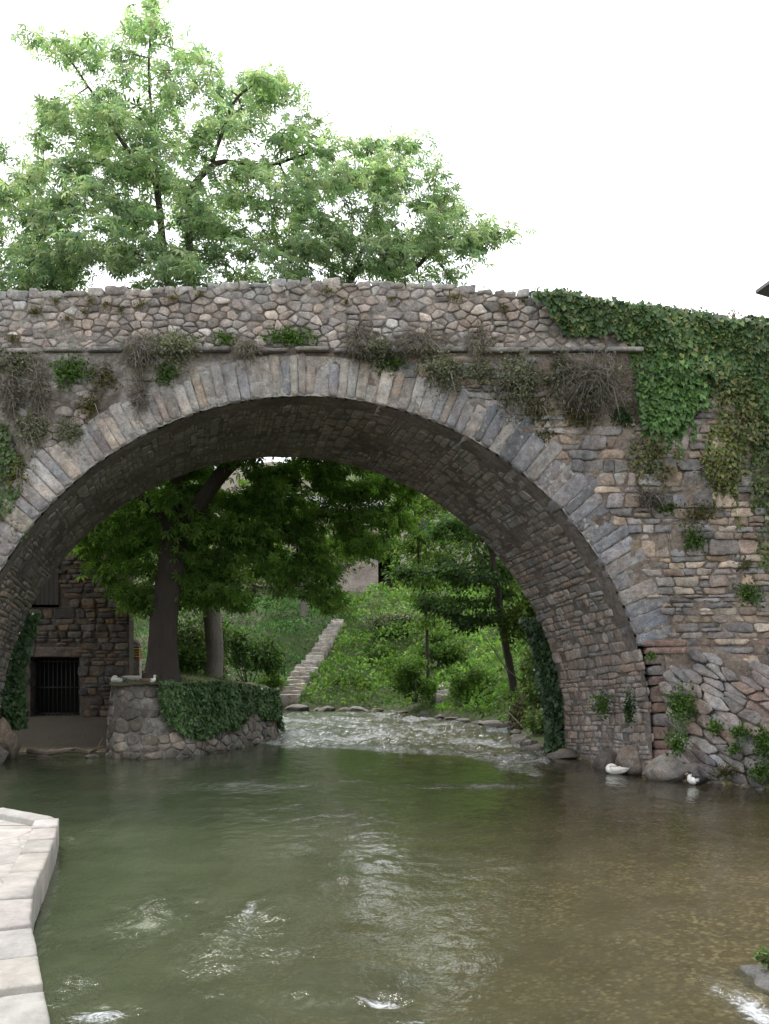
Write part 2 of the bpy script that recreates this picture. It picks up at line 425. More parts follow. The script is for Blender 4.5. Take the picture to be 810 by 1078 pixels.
# parapet
mb = MB(); sd = course_seeds(-12.5, 12.5, ZS-.15, 9.0, (.055, .15), (.09, .31), .5); ps = []
for P, i in cells(sd, 1.55, box=(-12.5, 12.5, ZS+.08, 9.)):
    x, z = sd[i]
    if z > ztop(x)-.09+.03*math.sin(x*7): continue
    ps.append(P)
parf = lambda u, v, d: np.stack([u, DF+.03-d, v], -1)
def cp(x, z):
    c = pick(GREY, .18)*1.12*np.array([1.03, 1., .96])
    if random.random() < .02: c = np.array([.55, .53, .5])
    return c
stones(mb, ps, parf, cp, gap=.008, h=(.03, .065), n=20, rough=.014, rnd=1, tilt=.16)
# cap stones lying on top
x = -12.5
while x < 12.5:
    w = random.uniform(.16, .42); h = random.uniform(.09, .17); zb = float(ztop(x))-.13+random.uniform(-.02, .02)
    a = np.array([[x, zb], [x+w, zb], [x+w, zb+h], [x, zb+h+random.uniform(-.04, .03)]])
    col = pick([(.33, .31, .30), (.38, .36, .345), (.28, .27, .26), (.31, .29, .28)], .14)
    stones(mb, [resample(a, 16)], lambda u, v, d: np.stack([u, DF+.03-d, v], -1), lambda u, v: col, gap=.006, h=(.04, .08), n=16, back=.42, rough=.022, rnd=1, tilt=.1)
    x += w
par = mb.build('parapet', M['stone'], bridge)
def fpb(u, v):
    x = -12.5+25*u; z = ZS-.02+(ztop(x)-.07-ZS)*v
    return np.stack([x, DF+.004+.035*fbm(xyz(x, 0, z), 4, 5, 8), z], -1)
grid('mortar_bed', fpb, 400, 30, M['mortar'], par)
mb = MB()
for a, b in zip(np.linspace(-12.5, 12.5, 51)[:-1], np.linspace(-12.5, 12.5, 51)[1:]):
    z = float(ztop((a+b)/2))-.12
    mb.box((a, DF+.09, ZS), (b-.002, DF+.5, z), (.28, .27, .26))
    mb.box((a, DB-.5, ZS), (b-.002, DB, z-.1), (.28, .27, .26))
mb.box((-12.5, DF+.5, ZS-.2), (12.5, DB-.5, ZS-.02), (.3, .28, .26))
mb.build('deck', M['stone'], bridge, smooth=False)
# barrel vault
LB = 1.3
def vault(s, v, d):
    y = DF+(DB-DF)*v; cx, cz = centre(y); L = PI*R
    s = np.asarray(s, float); t = np.clip(s-LB, 0, L)/R; r = R-d
    zdrop = np.where(s < LB, s-LB, 0)+np.where(s > LB+L, -(s-LB-L), 0)
    foot = .45*sstep(LB+1.5, .3, s)*sstep(.0, .5, v)*0
    x = cx+r*np.cos(t); z = cz+r*np.sin(t)+zdrop
    return np.stack([x, y, z], -1)
Ltot = PI*R+2*LB; wid = DB-DF
mb = MB(); ps = []
for P, (v, s) in coursed(.02, wid, 0, Ltot, (.06, .16), (.16, .46), .03, .12, .02):
    P = P[::-1, ::-1]; lo_ = .03 if (s < LB+1.7 or s > Ltot-LB-1.2) else .46
    if v < lo_ or v > wid-.03: continue
    ps.append((np.stack([P[:, 0], np.clip(P[:, 1], lo_, wid)], 1), s))
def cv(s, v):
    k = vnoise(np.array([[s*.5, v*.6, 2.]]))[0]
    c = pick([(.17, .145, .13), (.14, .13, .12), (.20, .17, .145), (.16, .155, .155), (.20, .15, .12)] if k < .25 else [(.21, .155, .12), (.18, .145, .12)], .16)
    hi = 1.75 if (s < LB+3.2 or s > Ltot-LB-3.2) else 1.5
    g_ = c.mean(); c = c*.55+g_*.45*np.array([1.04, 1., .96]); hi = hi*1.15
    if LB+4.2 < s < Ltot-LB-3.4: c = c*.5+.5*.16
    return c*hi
lowz = [P for P, s in ps if s < LB+4.2 or s > Ltot-LB-3.4]; topz = [P for P, s in ps if not (s < LB+4.2 or s > Ltot-LB-3.4)]
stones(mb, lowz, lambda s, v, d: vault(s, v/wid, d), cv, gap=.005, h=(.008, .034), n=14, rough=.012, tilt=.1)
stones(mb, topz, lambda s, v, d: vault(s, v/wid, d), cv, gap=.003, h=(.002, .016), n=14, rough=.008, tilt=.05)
va = mb.build('vault', M['soffit'], bridge)
grid('mortar_bed', lambda u, v: vault(u*Ltot, .01+v*.985, .008+.022*fbm(xyz(u*30, v*6, 0), 2, 3)), 240, 50, M['mortar_d'], va)
# back face of the bridge
def fbk(u, v):
    x = C1[0]-11+22*u; dx = np.abs(x-C1[0])
    zb = np.where(dx < R, C1[1]+np.sqrt(np.maximum(R*R-dx*dx, 0)), -1.)
    return np.stack([x, DB+0*x, zb+(ZS-zb)*v], -1)
grid('back_wall', fbk, 240, 40, M['mortar_r'], bridge)
for s in (1, -1):     # ends, well outside the picture
    mb = MB(); mb.box((s*12.5, DF, -1), (s*12.4, DB, ZS), (.2, .2, .2)); mb.build('end_wall', M['mortar'], bridge)
# ------------------------------------------------------------------ leaves
def frames(n, dirv, up=None, spread=.5):
    d = dirv+rng.normal(0, spread, (n, 3)); d /= np.linalg.norm(d, axis=1)[:, None]+1e-9
    u = rng.normal(0, 1, (n, 3)) if up is None else up+rng.normal(0, spread, (n, 3))
    s = np.cross(d, u); s /= np.linalg.norm(s, axis=1)[:, None]+1e-9
    return d, s, np.cross(s, d)
def leafmesh(P, D, S, U, size, tmpl, polys, cols):
    n = len(P); size = np.broadcast_to(size, (n,))[:, None, None]
    V = P[:, None]+size*(tmpl[None, :, 0:1]*D[:, None]+tmpl[None, :, 1:2]*S[:, None]+tmpl[None, :, 2:3]*U[:, None])
    k = len(tmpl); off = (np.arange(n)*k)[:, None, None]
    PP = [(np.asarray(p)[None]+off).reshape(-1, len(p[0])) for p in polys]
    return V.reshape(-1, 3), PP, np.repeat(cols, k, 0)
# simple folded leaf: tip along +D
T_LEAF = np.array([(0, 0, 0), (.45, .28, .06), (1, 0, -.12), (.45, -.28, .06)]); P_LEAF = [[(0, 1, 2, 3)]]
T_IVY = np.array([(0, 0, 0), (-.12, .42, .05), (.4, .4, .06), (1, 0, -.1), (.4, -.4, .06), (-.12, -.42, .05)]); P_IVY = [[(0, 1, 2, 3), (0, 3, 4, 5)]]
T_BLADE = np.array([(0, .05, 0), (0, -.05, 0), (.6, -.04, .06), (.6, .04, .06), (1, 0, -.05)]); P_BLADE = [[(0, 1, 2, 3)], [(3, 2, 4)]]
def palm_template(nl=6, droop=.45):
    V = []; P = []
    for i in range(nl):
        a = (i-(nl-1)/2)*(2*PI/(nl+1.2)); L = 1-.28*abs(i-(nl-1)/2)/(nl/2)
        c, s = math.cos(a), math.sin(a); w = .17*L; b = len(V)
        V += [(0, 0, 0), (.6*L*c-w*s, .6*L*s+w*c, -droop*.25*L), (L*c, L*s, -droop*L), (.6*L*c+w*s, .6*L*s-w*c, -droop*.25*L)]
        P.append((b, b+1, b+2, b+3))
    return np.array(V), [P]
T_PALM, P_PALM = palm_template()
def jitcol(n, pal, var=.2, P=None, clump=0.):
    pal = np.array(pal); c = pal[rng.integers(0, len(pal), n)]*(1+rng.normal(0, var, (n, 1)))
    if P is not None and clump: c = c*(1+clump*fbm(P, 1.1, 3, 3)[:, None]*2)
    return np.clip(c, .004, .9)
# ------------------------------------------------------------------ trees (space colonisation)
def grow(attr, seeds, par, D=.3, infl=4., kill=.6, iters=160, trop=(0, 0, .08)):
    nodes = [np.array(s, float) for s in seeds]; par = list(par); A = attr.copy()
    N = np.array(nodes); d2 = ((A[:, None]-N[None])**2).sum(-1); near = d2.argmin(1); nd = d2.min(1)
    for it in range(iters):
        if len(A) == 0: break
        m = nd < infl*infl
        if not m.any(): break
        dirs = {}
        vec = A-np.array(nodes)[near]; vec /= np.linalg.norm(vec, axis=1)[:, None]+1e-9
        uq, inv = np.unique(near[m], return_inverse=True)
        acc = np.zeros((len(uq), 3)); np.add.at(acc, inv, vec[m])
        acc /= np.linalg.norm(acc, axis=1)[:, None]+1e-9
        acc += np.array(trop)+rng.normal(0, .22, acc.shape); acc /= np.linalg.norm(acc, axis=1)[:, None]+1e-9
        new = np.array(nodes)[uq]+acc*D; base = len(nodes)
        nodes += list(new); par += list(uq)
        dn = ((A[:, None]-new[None])**2).sum(-1); bi = dn.argmin(1); bd = dn.min(1)
        upd = bd < nd; near = np.where(upd, bi+base, near); nd = np.where(upd, bd, nd)
        keep = nd > kill*kill; A, near, nd = A[keep], near[keep], nd[keep]
    return np.array(nodes), np.array(par)
def skeleton(limbs, D=.35):
    """limbs: list of (start_ref, [points]); start_ref None or (limb, index)"""
    nodes = []; par = []; idx = []
    for ref, pts in limbs:
        ids = []
        if ref is not None: prev = idx[ref[0]][ref[1]]; cur = nodes[prev]
        else: prev = -1; cur = None
        for p in pts:
            p = np.array(p, float)
            if cur is None: nodes.append(p); par.append(-1); prev = 0; cur = p; ids.append(0); continue
            L = np.linalg.norm(p-cur); k = max(1, int(L/D)); c0 = cur
            for q in range(1, k+1):
                w = c0+(p-c0)*q/k+rng.normal(0, .03, 3); nodes.append(w); par.append(prev); prev = len(nodes)-1
            cur = nodes[-1]; ids.append(prev)
        idx.append(ids)
    return nodes, par
def branches_mesh(N, par, r0, rtip=.008, ex=2.35, flare=0., seg=7):
    n = len(N); r = np.zeros(n); kids = [[] for _ in range(n)]
    for i in range(n):
        if par[i] >= 0: kids[par[i]].append(i)
    acc = np.zeros(n)
    for i in range(n-1, -1, -1):
        if acc[i] == 0: acc[i] = rtip**ex
        if par[i] >= 0: acc[par[i]] += acc[i]
    r = acc**(1/ex); r = r*np.minimum(1, r0/r[0]) if r[0] > r0 else r
    sc = (r0/r[0]) if r[0] < r0 else 1.
    r = r*(1+(sc-1)*np.clip((r/r[0])**.8, 0, 1))
    mb = MB(); used = np.zeros(n, bool)
    for st in range(n):
        for k in ([] if kids[st] is None else kids[st]):
            big = max(kids[st], key=lambda q: r[q])
            if k == big and par[st] >= 0: continue
            chain = [st, k]
            while kids[chain[-1]]: chain.append(max(kids[chain[-1]], key=lambda q: r[q]))
            rr = r[chain].copy()
            if par[st] >= 0: rr[0] = min(rr[0], rr[1]*1.3)
            if flare and st == 0: 
                zz = N[chain][:, 2]-N[0][2]; rr = rr*(1+flare*np.exp(-zz/.45))
            if rr.max() < .004: continue
            pts = N[chain].copy()
            if len(pts) > 3: pts[1:-1] = (pts[:-2]+2*pts[1:-1]+pts[2:])/4
            sg = 14 if rr.max() > .2 else (seg if rr.max() > .05 else 4)
            mb.tube(pts, np.maximum(rr, .005), sg, cap=False)
    return mb, r, kids
def make_tree(name, label, cat, limbs, attr, r0, leaf, leafsize, nleaf, pal, bark='bark', group=None, kill=.6, D=.3, flare=.5, spread=.28, tmpl=None, clump=.25, tip=.035, drop=None, infl=4., colf=None, rtip=.008, mat='leaf', wfun=None):
    base = limbs[0][1][0]; root = empty(name, base, label, cat, group)
    nodes, par = skeleton(limbs, D)
    N, par = grow(attr, nodes, par, D, infl, kill)
    mb, r, kids = branches_mesh(N, par, r0, rtip, flare=flare)
    def dsp(V):
        d = V-np.array(base); th_ = np.arctan2(d[:, 1], d[:, 0]); a = fbm(np.stack([np.cos(th_)*2.2, np.sin(th_)*2.2, d[:, 2]*.12], -1), 1.6, 3, 9); k = np.exp(-np.maximum(d[:, 2], 0)/2.5)*(np.hypot(d[:, 0], d[:, 1]) < 1.2)
        V = V.copy(); V[:, :2] += (d[:, :2]/(np.hypot(d[:, 0], d[:, 1])[:, None]+1e-5))*(a*.22*k*(r0/.4))[:, None]; return V
    mb.build('trunk', M[bark], root, disp=dsp)
    tipn = np.where((r < tip) & (np.array(par) >= 0))[0]
    if drop is not None: tipn = tipn[~drop(N[tipn])]
    w = np.array([1. if not kids[i] else .4 for i in tipn])
    if wfun is not None: w = w*wfun(N[tipn])
    w /= w.sum()
    c = rng.choice(len(tipn), nleaf, p=w); P = N[tipn[c]]
    back = P-N[np.array(par)[tipn[c]]]
    P = P+rng.normal(0, spread, (nleaf, 3))*np.array([1, 1, .55])
    ctr = N[tipn].mean(0); outw = P-ctr; outw[:, 2] *= .3; outw /= np.linalg.norm(outw, axis=1)[:, None]+1e-9
    tm, pp = tmpl or (T_PALM, P_PALM)
    Dv, Sv, Uv = frames(nleaf, outw*.7+np.array([0, 0, -.35]), np.array([0, 0, 1.]), .45)
    cols = jitcol(nleaf, pal, .24, P, clump)
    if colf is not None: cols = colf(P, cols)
    V, PP, CC = leafmesh(P, Dv, Sv, Uv, rng.uniform(.5, 1.3, nleaf)*leafsize, tm, pp, cols)
    mesh('crown', V, PP, M[mat], root, CC, smooth=False)
    return root
def inpoly(x, y, poly):
    poly = np.array(poly, float); r = np.zeros(len(x), bool); j = len(poly)-1
    for i in range(len(poly)):
        xi, yi = poly[i]; xj, yj = poly[j]
        c = ((yi > y) != (yj > y)) & (x < (xj-xi)*(y-yi)/(yj-yi+1e-9)+xi); r ^= c; j = i
    return r
TY = 21.9
def tp(px, py, dy=0.): return W(px, py, TY+dy)
# silhouette lobes of the big crown in photo-like frame (x, y, rx, ry, depth centre, depth radius)
lobes = [(158, 30, 34, 28, 0, .9), (120, 60, 45, 30, .3, 1.2), (60, 45, 30, 14, 0, .8), (190, 90, 50, 40, 0, 1.6), (110, 120, 60, 45, 0, 2.), (150, 170, 80, 50, .3, 2.3),
         (270, 85, 45, 22, 0, 1.3), (240, 130, 55, 32, .4, 1.8), (300, 110, 28, 26, 0, 1.), (50, 125, 34, 25, -.2, 1.2), (35, 190, 70, 40, 0, 2.2), (-40, 230, 80, 55, 0, 2.5),
         (90, 230, 90, 50, -.6, 2.6), (200, 215, 80, 50, .5, 2.6), (300, 200, 60, 45, 0, 2.1), (320, 160, 26, 16, 0, 1.), (380, 150, 34, 16, 0, .9), (430, 165, 40, 14, 0, .9), (380, 200, 60, 38, 0, 1.8),
         (450, 225, 55, 30, 0, 1.6), (520, 243, 38, 10, .2, .8), (545, 246, 12, 5, .2, .4), (345, 205, 45, 40, 0, 1.6), (338, 250, 50, 36, 0, 1.8), (330, 130, 20, 14, 0, .6), (455, 195, 22, 9, 0, .6), (470, 208, 14, 8, 0, .5), (395, 135, 16, 8, 0, .5), (30, 42, 16, 7, 0, .4), (210, 60, 26, 16, 0, .9), (475, 262, 60, 30, 0, 1.6), (400, 265, 80, 35, 0, 2.2), (300, 270, 80, 35, .3, 2.6), (180, 275, 90, 35, 0, 2.8), (60, 280, 90, 35, 0, 2.8), (-60, 300, 80, 45, 0, 2.6)]
low = [(150, 520, 75, 50, 1.2, 2.2), (110, 575, 45, 38, 1., 1.4), (200, 560, 60, 45, .8, 1.8), (225, 620, 45, 34, .6, 1.2), (260, 540, 65, 48, 1.4, 2.), (320, 520, 65, 46, 1.6, 2.), (370, 560, 52, 46, 1.6, 1.8),
       (310, 590, 50, 36, 1.6, 1.5), (395, 500, 50, 42, 1.6, 1.7), (345, 625, 28, 26, 1.2, .9), (405, 545, 34, 34, 1.6, 1.2), (425, 510, 30, 26, 1.8, 1.), (350, 500, 60, 30, 1.6, 1.6), (280, 575, 60, 40, 1.2, 1.6), (200, 440, 150, 60, .8, 3.), (330, 430, 110, 60, .8, 2.6), (100, 400, 110, 60, .5, 2.8), (250, 350, 190, 50, .5, 3.2), (430, 350, 80, 50, .6, 2.0), (135, 625, 34, 24, .8, .9)]
at = []
for l in lobes+low:
    a = l[2]*l[3]/1000.; n = int(6+a*(27 if l in lobes else 26))
    v = rng.normal(0, 1, (n, 3)); v /= np.linalg.norm(v, axis=1)[:, None]; v *= rng.uniform(0, 1, (n, 1))**.4
    px = l[0]+v[:, 0]*l[2]; py = l[1]+v[:, 2]*l[3]; Y = TY+l[4]+v[:, 1]*l[5]
    at.append(np.stack([(px-HX)*Y/F, Y, CZ+(HY-py)*Y/F], -1))
at = np.concatenate(at); at = at[~((at[:, 1] < DB+.5) & (at[:, 2] < 9.2))]
base = tp(171, 716); base[2] = 1.42
limbs = [(None, [base, tp(171, 690), tp(173, 650), tp(178, 610), tp(183, 560, .2), tp(190, 490, .3), tp(188, 400, .3), tp(178, 300, .2), tp(166, 200), tp(158, 120), tp(157, 60), tp(160, 8)]),
         ((0, 4), [tp(168, 545, .1), tp(148, 520, .3), tp(120, 500, .5), tp(80, 400, .6), tp(55, 300, .3), tp(25, 210, .2), tp(-20, 170)]),
         ((0, 4), [tp(205, 535, -.1), tp(232, 500, .2), tp(262, 470, .4), tp(330, 430, .9), tp(360, 500, 1.4), tp(372, 560, 1.6)]),
         ((0, 5), [tp(195, 440, -.1), tp(200, 330, -.2), tp(198, 200, -.2), tp(225, 172, -.2), tp(242, 110, -.2), tp(280, 80)]),
         ((2, 3), [tp(340, 360, .6), tp(375, 280, .4), tp(395, 210, .2), tp(385, 160)]),
         ((4, 1), [tp(425, 290, .2), tp(470, 250, .1), tp(530, 243, .1)]),
         ((0, 8), [tp(130, 150, .3), tp(95, 90, .2), tp(62, 45)]),
         ((1, 4), [tp(40, 330, -.6), tp(-20, 300, -.8), tp(-80, 290)]),
         ((2, 2), [tp(275, 520, 1.), tp(300, 560, 1.4), tp(335, 600, 1.5)]),
         ((3, 3), [tp(285, 175, .4), tp(330, 160, .2)])]
def chest_col(P, c):  # upper leaves coloured paler and brighter: sky glare put into the leaf colour
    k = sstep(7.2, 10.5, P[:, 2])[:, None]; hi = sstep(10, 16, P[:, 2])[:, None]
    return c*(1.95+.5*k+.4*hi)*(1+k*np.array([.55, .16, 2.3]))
make_tree('chestnut_tree', 'big chestnut tree on the walled bank behind the bridge, its crown rising above the parapet', 'tree',
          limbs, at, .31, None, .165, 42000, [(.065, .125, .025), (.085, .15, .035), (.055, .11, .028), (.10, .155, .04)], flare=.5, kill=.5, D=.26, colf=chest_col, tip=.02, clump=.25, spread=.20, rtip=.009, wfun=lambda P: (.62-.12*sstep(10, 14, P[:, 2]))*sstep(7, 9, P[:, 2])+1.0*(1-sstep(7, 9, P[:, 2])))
# ------------------------------------------------------------------ water, bed and land
RIV = [(-2.6, -8), (-2.6, 4.5), (-3.0, 6.3), (-3.9, 10.1), (-6.5, 11.2), (-9, 11.8), (-9.5, 14), (-7.4, 16.3), (-8.2, 20.06), (-8.6, 19.6), (-5.75, 19.65), (-5.0, 19.55), (-3.95, 21.1), (-3.2, 23.5), (-3.25, 25), (-3.9, 27.5), (-7, 30), (-14, 32), (-45, 34),
       (-45, 41), (-12, 37.8), (-3.9, 36.6), (-.2, 35.4), (1.6, 32.6), (2.5, 29.9), (3.55, 26.8), (3.25, 21.6), (3.8, 20), (4.6, 16.3), (6.1, 14.9), (7.4, 13.6), (9.5, 11), (9, 5), (7, -8)]
RP = np.array(RIV, float)
def sdist(x, y):
    """signed distance to the river outline, positive on land"""
    x = np.asarray(x, float); y = np.asarray(y, float); d = np.full(x.shape, 1e9)
    for a, b in zip(RP, np.roll(RP, -1, 0)):
        ab = b-a; t = np.clip(((x-a[0])*ab[0]+(y-a[1])*ab[1])/(ab@ab), 0, 1)
        d = np.minimum(d, np.hypot(x-a[0]-t*ab[0], y-a[1]-t*ab[1]))
    ins = inpoly(x.ravel(), y.ravel(), RP).reshape(x.shape)
    return np.where(ins, -d, d)
def bankcurve(x): return np.interp(x, [-45, -12, -3.9, -.2, 1.6, 2.5, 3.55, 3.6], [41, 37.8, 36.6, 35.4, 32.6, 29.9, 26.8, 20])
def hgt(x, y):
    x = np.asarray(x, float); y = np.asarray(y, float); s = sdist(x, y)
    nz = fbm(xyz(x, y, 0), .35, 4, 2)
    depth = np.interp(x, [-3, 0, 2.5, 8], [.95, .7, .34, .22])
    bed = -np.minimum(depth, .12+.6*np.abs(s))+.10*nz
    # far bank: hill with a terrace, then a wooded rise
    far = .12+np.clip(s, 0, 8.5)*(.50+.06*nz)+np.clip(s-11, 0, 22)*.12+np.clip(s-24, 0, 60)*.42+.35*nz*sstep(.5, 3, s)
    isfar = (y > 31) | ((x > 2.9) & (y > 20.1))
    right = .1+np.clip(s, 0, 3)*.8+np.clip(s-1.5, 0, 6)*.6
    left = np.full(x.shape, .16)
    land = np.where(x > 0, right, left)
    prom = 1.44-.26*sstep(20, 24, y)*sstep(-6, -3, x)+.04*nz+.1*sstep(.3, 1.2, s)+0*x
    ramp = np.clip(-.12+(y-19.4)*.105, -.3, .7)
    ramp_edge = np.interp(y, [19.4, 25.], [-5.38, -6.85])
    land = np.where((x < 0) & (y > 18.5), np.where(x < ramp_edge, np.where(y > 26.3, 1.3, ramp), prom), land)
    land = np.where((x < -7) & (y < 19.0) & (y > 11.5), .05, land)
    land = np.where(isfar & (s > 0), far, land)
    land = np.where((y > 26.3) & (x < -6.7) & (y < 33), 1.3, land)
    return np.where(s < 0, bed, land)
def gmat():
    g = G('earth'); p = g.pos(); sp = g.n('ShaderNodeSeparateXYZ'); g.link(p, sp.inputs[0])
    earth = g.mix(g.noise(p, 1.5, 8, .7), (.06, .048, .035), (.12, .10, .075))
    grass = g.mix(g.noise(p, 2.5, 8, .7), (.035, .06, .018), (.08, .10, .035))
    land = g.mix(g.ramp(g.math('ADD', g.noise(p, .9, 6, .7), g.math('MULTIPLY', g.math('ADD', sp.outputs[0], 5.5), .25)), [(.42, 0.), (.58, 1.)]), earth, grass)
    # gravel bed: pebbles
    v1 = g.vor(p, 9.); v2 = g.vor(p, 24.)
    peb = g.mix(.5, g.mix(1., v1.outputs['Color'], (.6, .6, .6), 'MIX'), v2.outputs['Color'])
    hs = g.n('ShaderNodeHueSaturation', Saturation=.0, Value=1.); g.link(v2.outputs['Color'], hs.inputs['Color'])
    k = g.ramp(hs.outputs[0], [(.15, (.11, .078, .045)), (.5, (.155, .112, .062)), (.85, (.20, .15, .085)), (.97, (.42, .36, .25))])
    hs2 = g.n('ShaderNodeHueSaturation', Saturation=.0, Value=1.); g.link(v1.outputs['Color'], hs2.inputs['Color'])
    k = g.mix(1., k, g.ramp(hs2.outputs[0], [(.2, .75), (.8, 1.2)]), 'MULTIPLY')
    k = g.mix(1., k, g.ramp(v2.outputs['Distance'], [(.25, 1.05), (.6, .7)]), 'MULTIPLY')
    k = g.mix(g.ramp(g.noise(p, 1.3, 6, .7), [(.38, 0.), (.62, .85)]), k, (.115, .09, .05))
    c = g.mix(g.ramp(g.math('ADD', sp.outputs[2], .5), [(.52, 0.), (.56, 1.)]), k, land)
    b = g.bump(g.noise(p, 8, 8, .7), .05); b = g.bump(v2.outputs['Distance'], -.02, .5, b)
    bs = g.n('ShaderNodeBsdfPrincipled', Roughness=.95); g.link(c, bs.inputs['Base Color']); g.link(b, bs.inputs['Normal'])
    return g.out(bs.outputs[0])
M['earth'] = gmat()
gx = np.concatenate([np.linspace(-400, -46, 14), np.linspace(-45, -14, 50), np.arange(-13.8, 14, .16), np.linspace(14.2, 45, 50), np.linspace(50, 400, 14)])
gy = np.concatenate([np.linspace(-200, -10, 8), np.linspace(-8, 5, 16), np.arange(5.2, 42, .16), np.linspace(42.3, 90, 90), np.linspace(96, 600, 20)])
XX, YY = np.meshgrid(gx, gy, indexing='ij'); ZZ = hgt(XX, YY)
far_clip = np.hypot(XX, YY-30) > 75; ZZ = np.where(ZZ > 22, 22, ZZ)
i = np.arange(XX.size).reshape(XX.shape); q = np.stack([i[:-1, :-1], i[1:, :-1], i[1:, 1:], i[:-1, 1:]], -1).reshape(-1, 4)
tag(mesh('ground', np.stack([XX.ravel(), YY.ravel(), ZZ.ravel()], -1), [q], M['earth']), kind='structure')
def gh(x, y): return float(hgt(np.array([x]), np.array([y]))[0])
# water surface
def water_mat():
    g = G('river_water'); p = g.pos(); sp = g.n('ShaderNodeSeparateXYZ'); g.link(p, sp.inputs[0])
    tb = g.attr('turb', 'Fac'); foam_glint = g.attr('foam', 'Fac')
    n1 = g.noise(g.mapv(p, (1, .55, 1)), 5., 4, .6, .4); n2 = g.noise(g.mapv(p, (1, .5, 1)), 19., 4, .6, .6); n3 = g.noise(p, 1.2, 3)
    b = g.n('ShaderNodeBump', Strength=1.); g.link(n1, b.inputs['Height']); g.link(g.math('ADD', g.math('MULTIPLY', tb, .10), .012), b.inputs['Distance'])
    b2 = g.n('ShaderNodeBump', Strength=1.); g.link(n2, b2.inputs['Height']); g.link(g.math('ADD', g.math('MULTIPLY', tb, .035), .0016), b2.inputs['Distance']); g.link(b.outputs[0], b2.inputs['Normal'])
    nrm = b2.outputs[0]
    fr = g.n('ShaderNodeFresnel', IOR=1.333); g.link(nrm, fr.inputs['Normal'])
    gl = g.n('ShaderNodeBsdfGlossy', Roughness=.012); g.link(nrm, gl.inputs['Normal']); gl.inputs['Color'].default_value = (.95, .97, .95, 1)
    tr = g.n('ShaderNodeBsdfTransparent'); tr.inputs['Color'].default_value = (.80, .80, .66, 1)
    df = g.n('ShaderNodeBsdfDiffuse'); kx = g.n('ShaderNodeMapRange'); g.link(sp.outputs[0], kx.inputs[0]); kx.inputs[1].default_value = -2.6; kx.inputs[2].default_value = 5.
    g.link(g.mix(kx.outputs[0], g.mix(g.noise(p, .6, 4), (.046, .064, .034), (.085, .102, .058)), (.11, .088, .055)), df.inputs['Color'])
    mk = g.n('ShaderNodeMapRange'); g.link(sp.outputs[0], mk.inputs[0]); mk.inputs[1].default_value = -2.2; mk.inputs[2].default_value = 2.6; mk.inputs[3].default_value = .85; mk.inputs[4].default_value = .22
    mm = g.math('ADD', mk.outputs[0], g.math('MULTIPLY', g.math('SUBTRACT', n3, .5), .5))
    mm = g.math('MINIMUM', mm, .95)
    body = g.n('ShaderNodeMixShader'); g.link(mm, body.inputs[0]); g.link(tr.outputs[0], body.inputs[1]); g.link(df.outputs[0], body.inputs[2])
    mx = g.n('ShaderNodeMixShader'); g.link(fr.outputs[0], mx.inputs[0]); g.link(body.outputs[0], mx.inputs[1]); g.link(gl.outputs[0], mx.inputs[2])
    # broken white water, with sky glints on the ripples painted in the same white
    fn = g.noise(g.mapv(p, (.8, 1.1, 1)), 19., 8, .8, .9)
    fa = g.math('ADD', g.math('MULTIPLY', foam_glint, .62), g.math('MULTIPLY', fn, 1.)); fa = g.ramp(fa, [(.84, 0.), (1.0, .9)])
    wh = g.n('ShaderNodeBsdfDiffuse'); wh.inputs['Color'].default_value = (.50, .52, .54, 1); g.link(nrm, wh.inputs['Normal'])
    fx = g.n('ShaderNodeMixShader'); g.link(fa, fx.inputs[0]); g.link(mx.outputs[0], fx.inputs[1]); g.link(wh.outputs[0], fx.inputs[2])
    return g.out(fx.outputs[0])
M['water'] = water_mat()
wy = [-8.]; 
while wy[-1] < 44: wy.append(wy[-1]+(.35 if wy[-1] < 4.3 else .028+.0028*max(0, wy[-1]-5)))
wy = np.array(wy); wu = np.linspace(-1, 1, 420)
WX, WY = np.meshgrid(wu, wy, indexing='ij'); WX = WX*(6.0+.42*np.maximum(WY-5, 0)*1.0)+.2
WX = np.clip(WX, -46, 12)
def photo(x, y): return HX+x*F/np.maximum(y, .5), HY+CZ*F/np.maximum(y, .5)
PX, PY = photo(WX, WY)
def spot(cx, cy, rx, ry, rot=0.):
    """turbulence patch at a place of the river seen around (cx,cy), as a footprint on the water"""
    Y0 = CZ*F/(cy-HY); X0 = (cx-HX)*Y0/F; RX = rx*Y0/F; RY = ry*Y0*Y0/(CZ*F)
    c, s = math.cos(rot), math.sin(rot); dx, dy = WX-X0, WY-Y0; u = (dx*c+dy*s)/RX; v = (-dx*s+dy*c)/RY
    return np.exp(-(u*u+v*v))
edge_n = fbm(xyz(WX, WY, 0), .8, 3, 21)
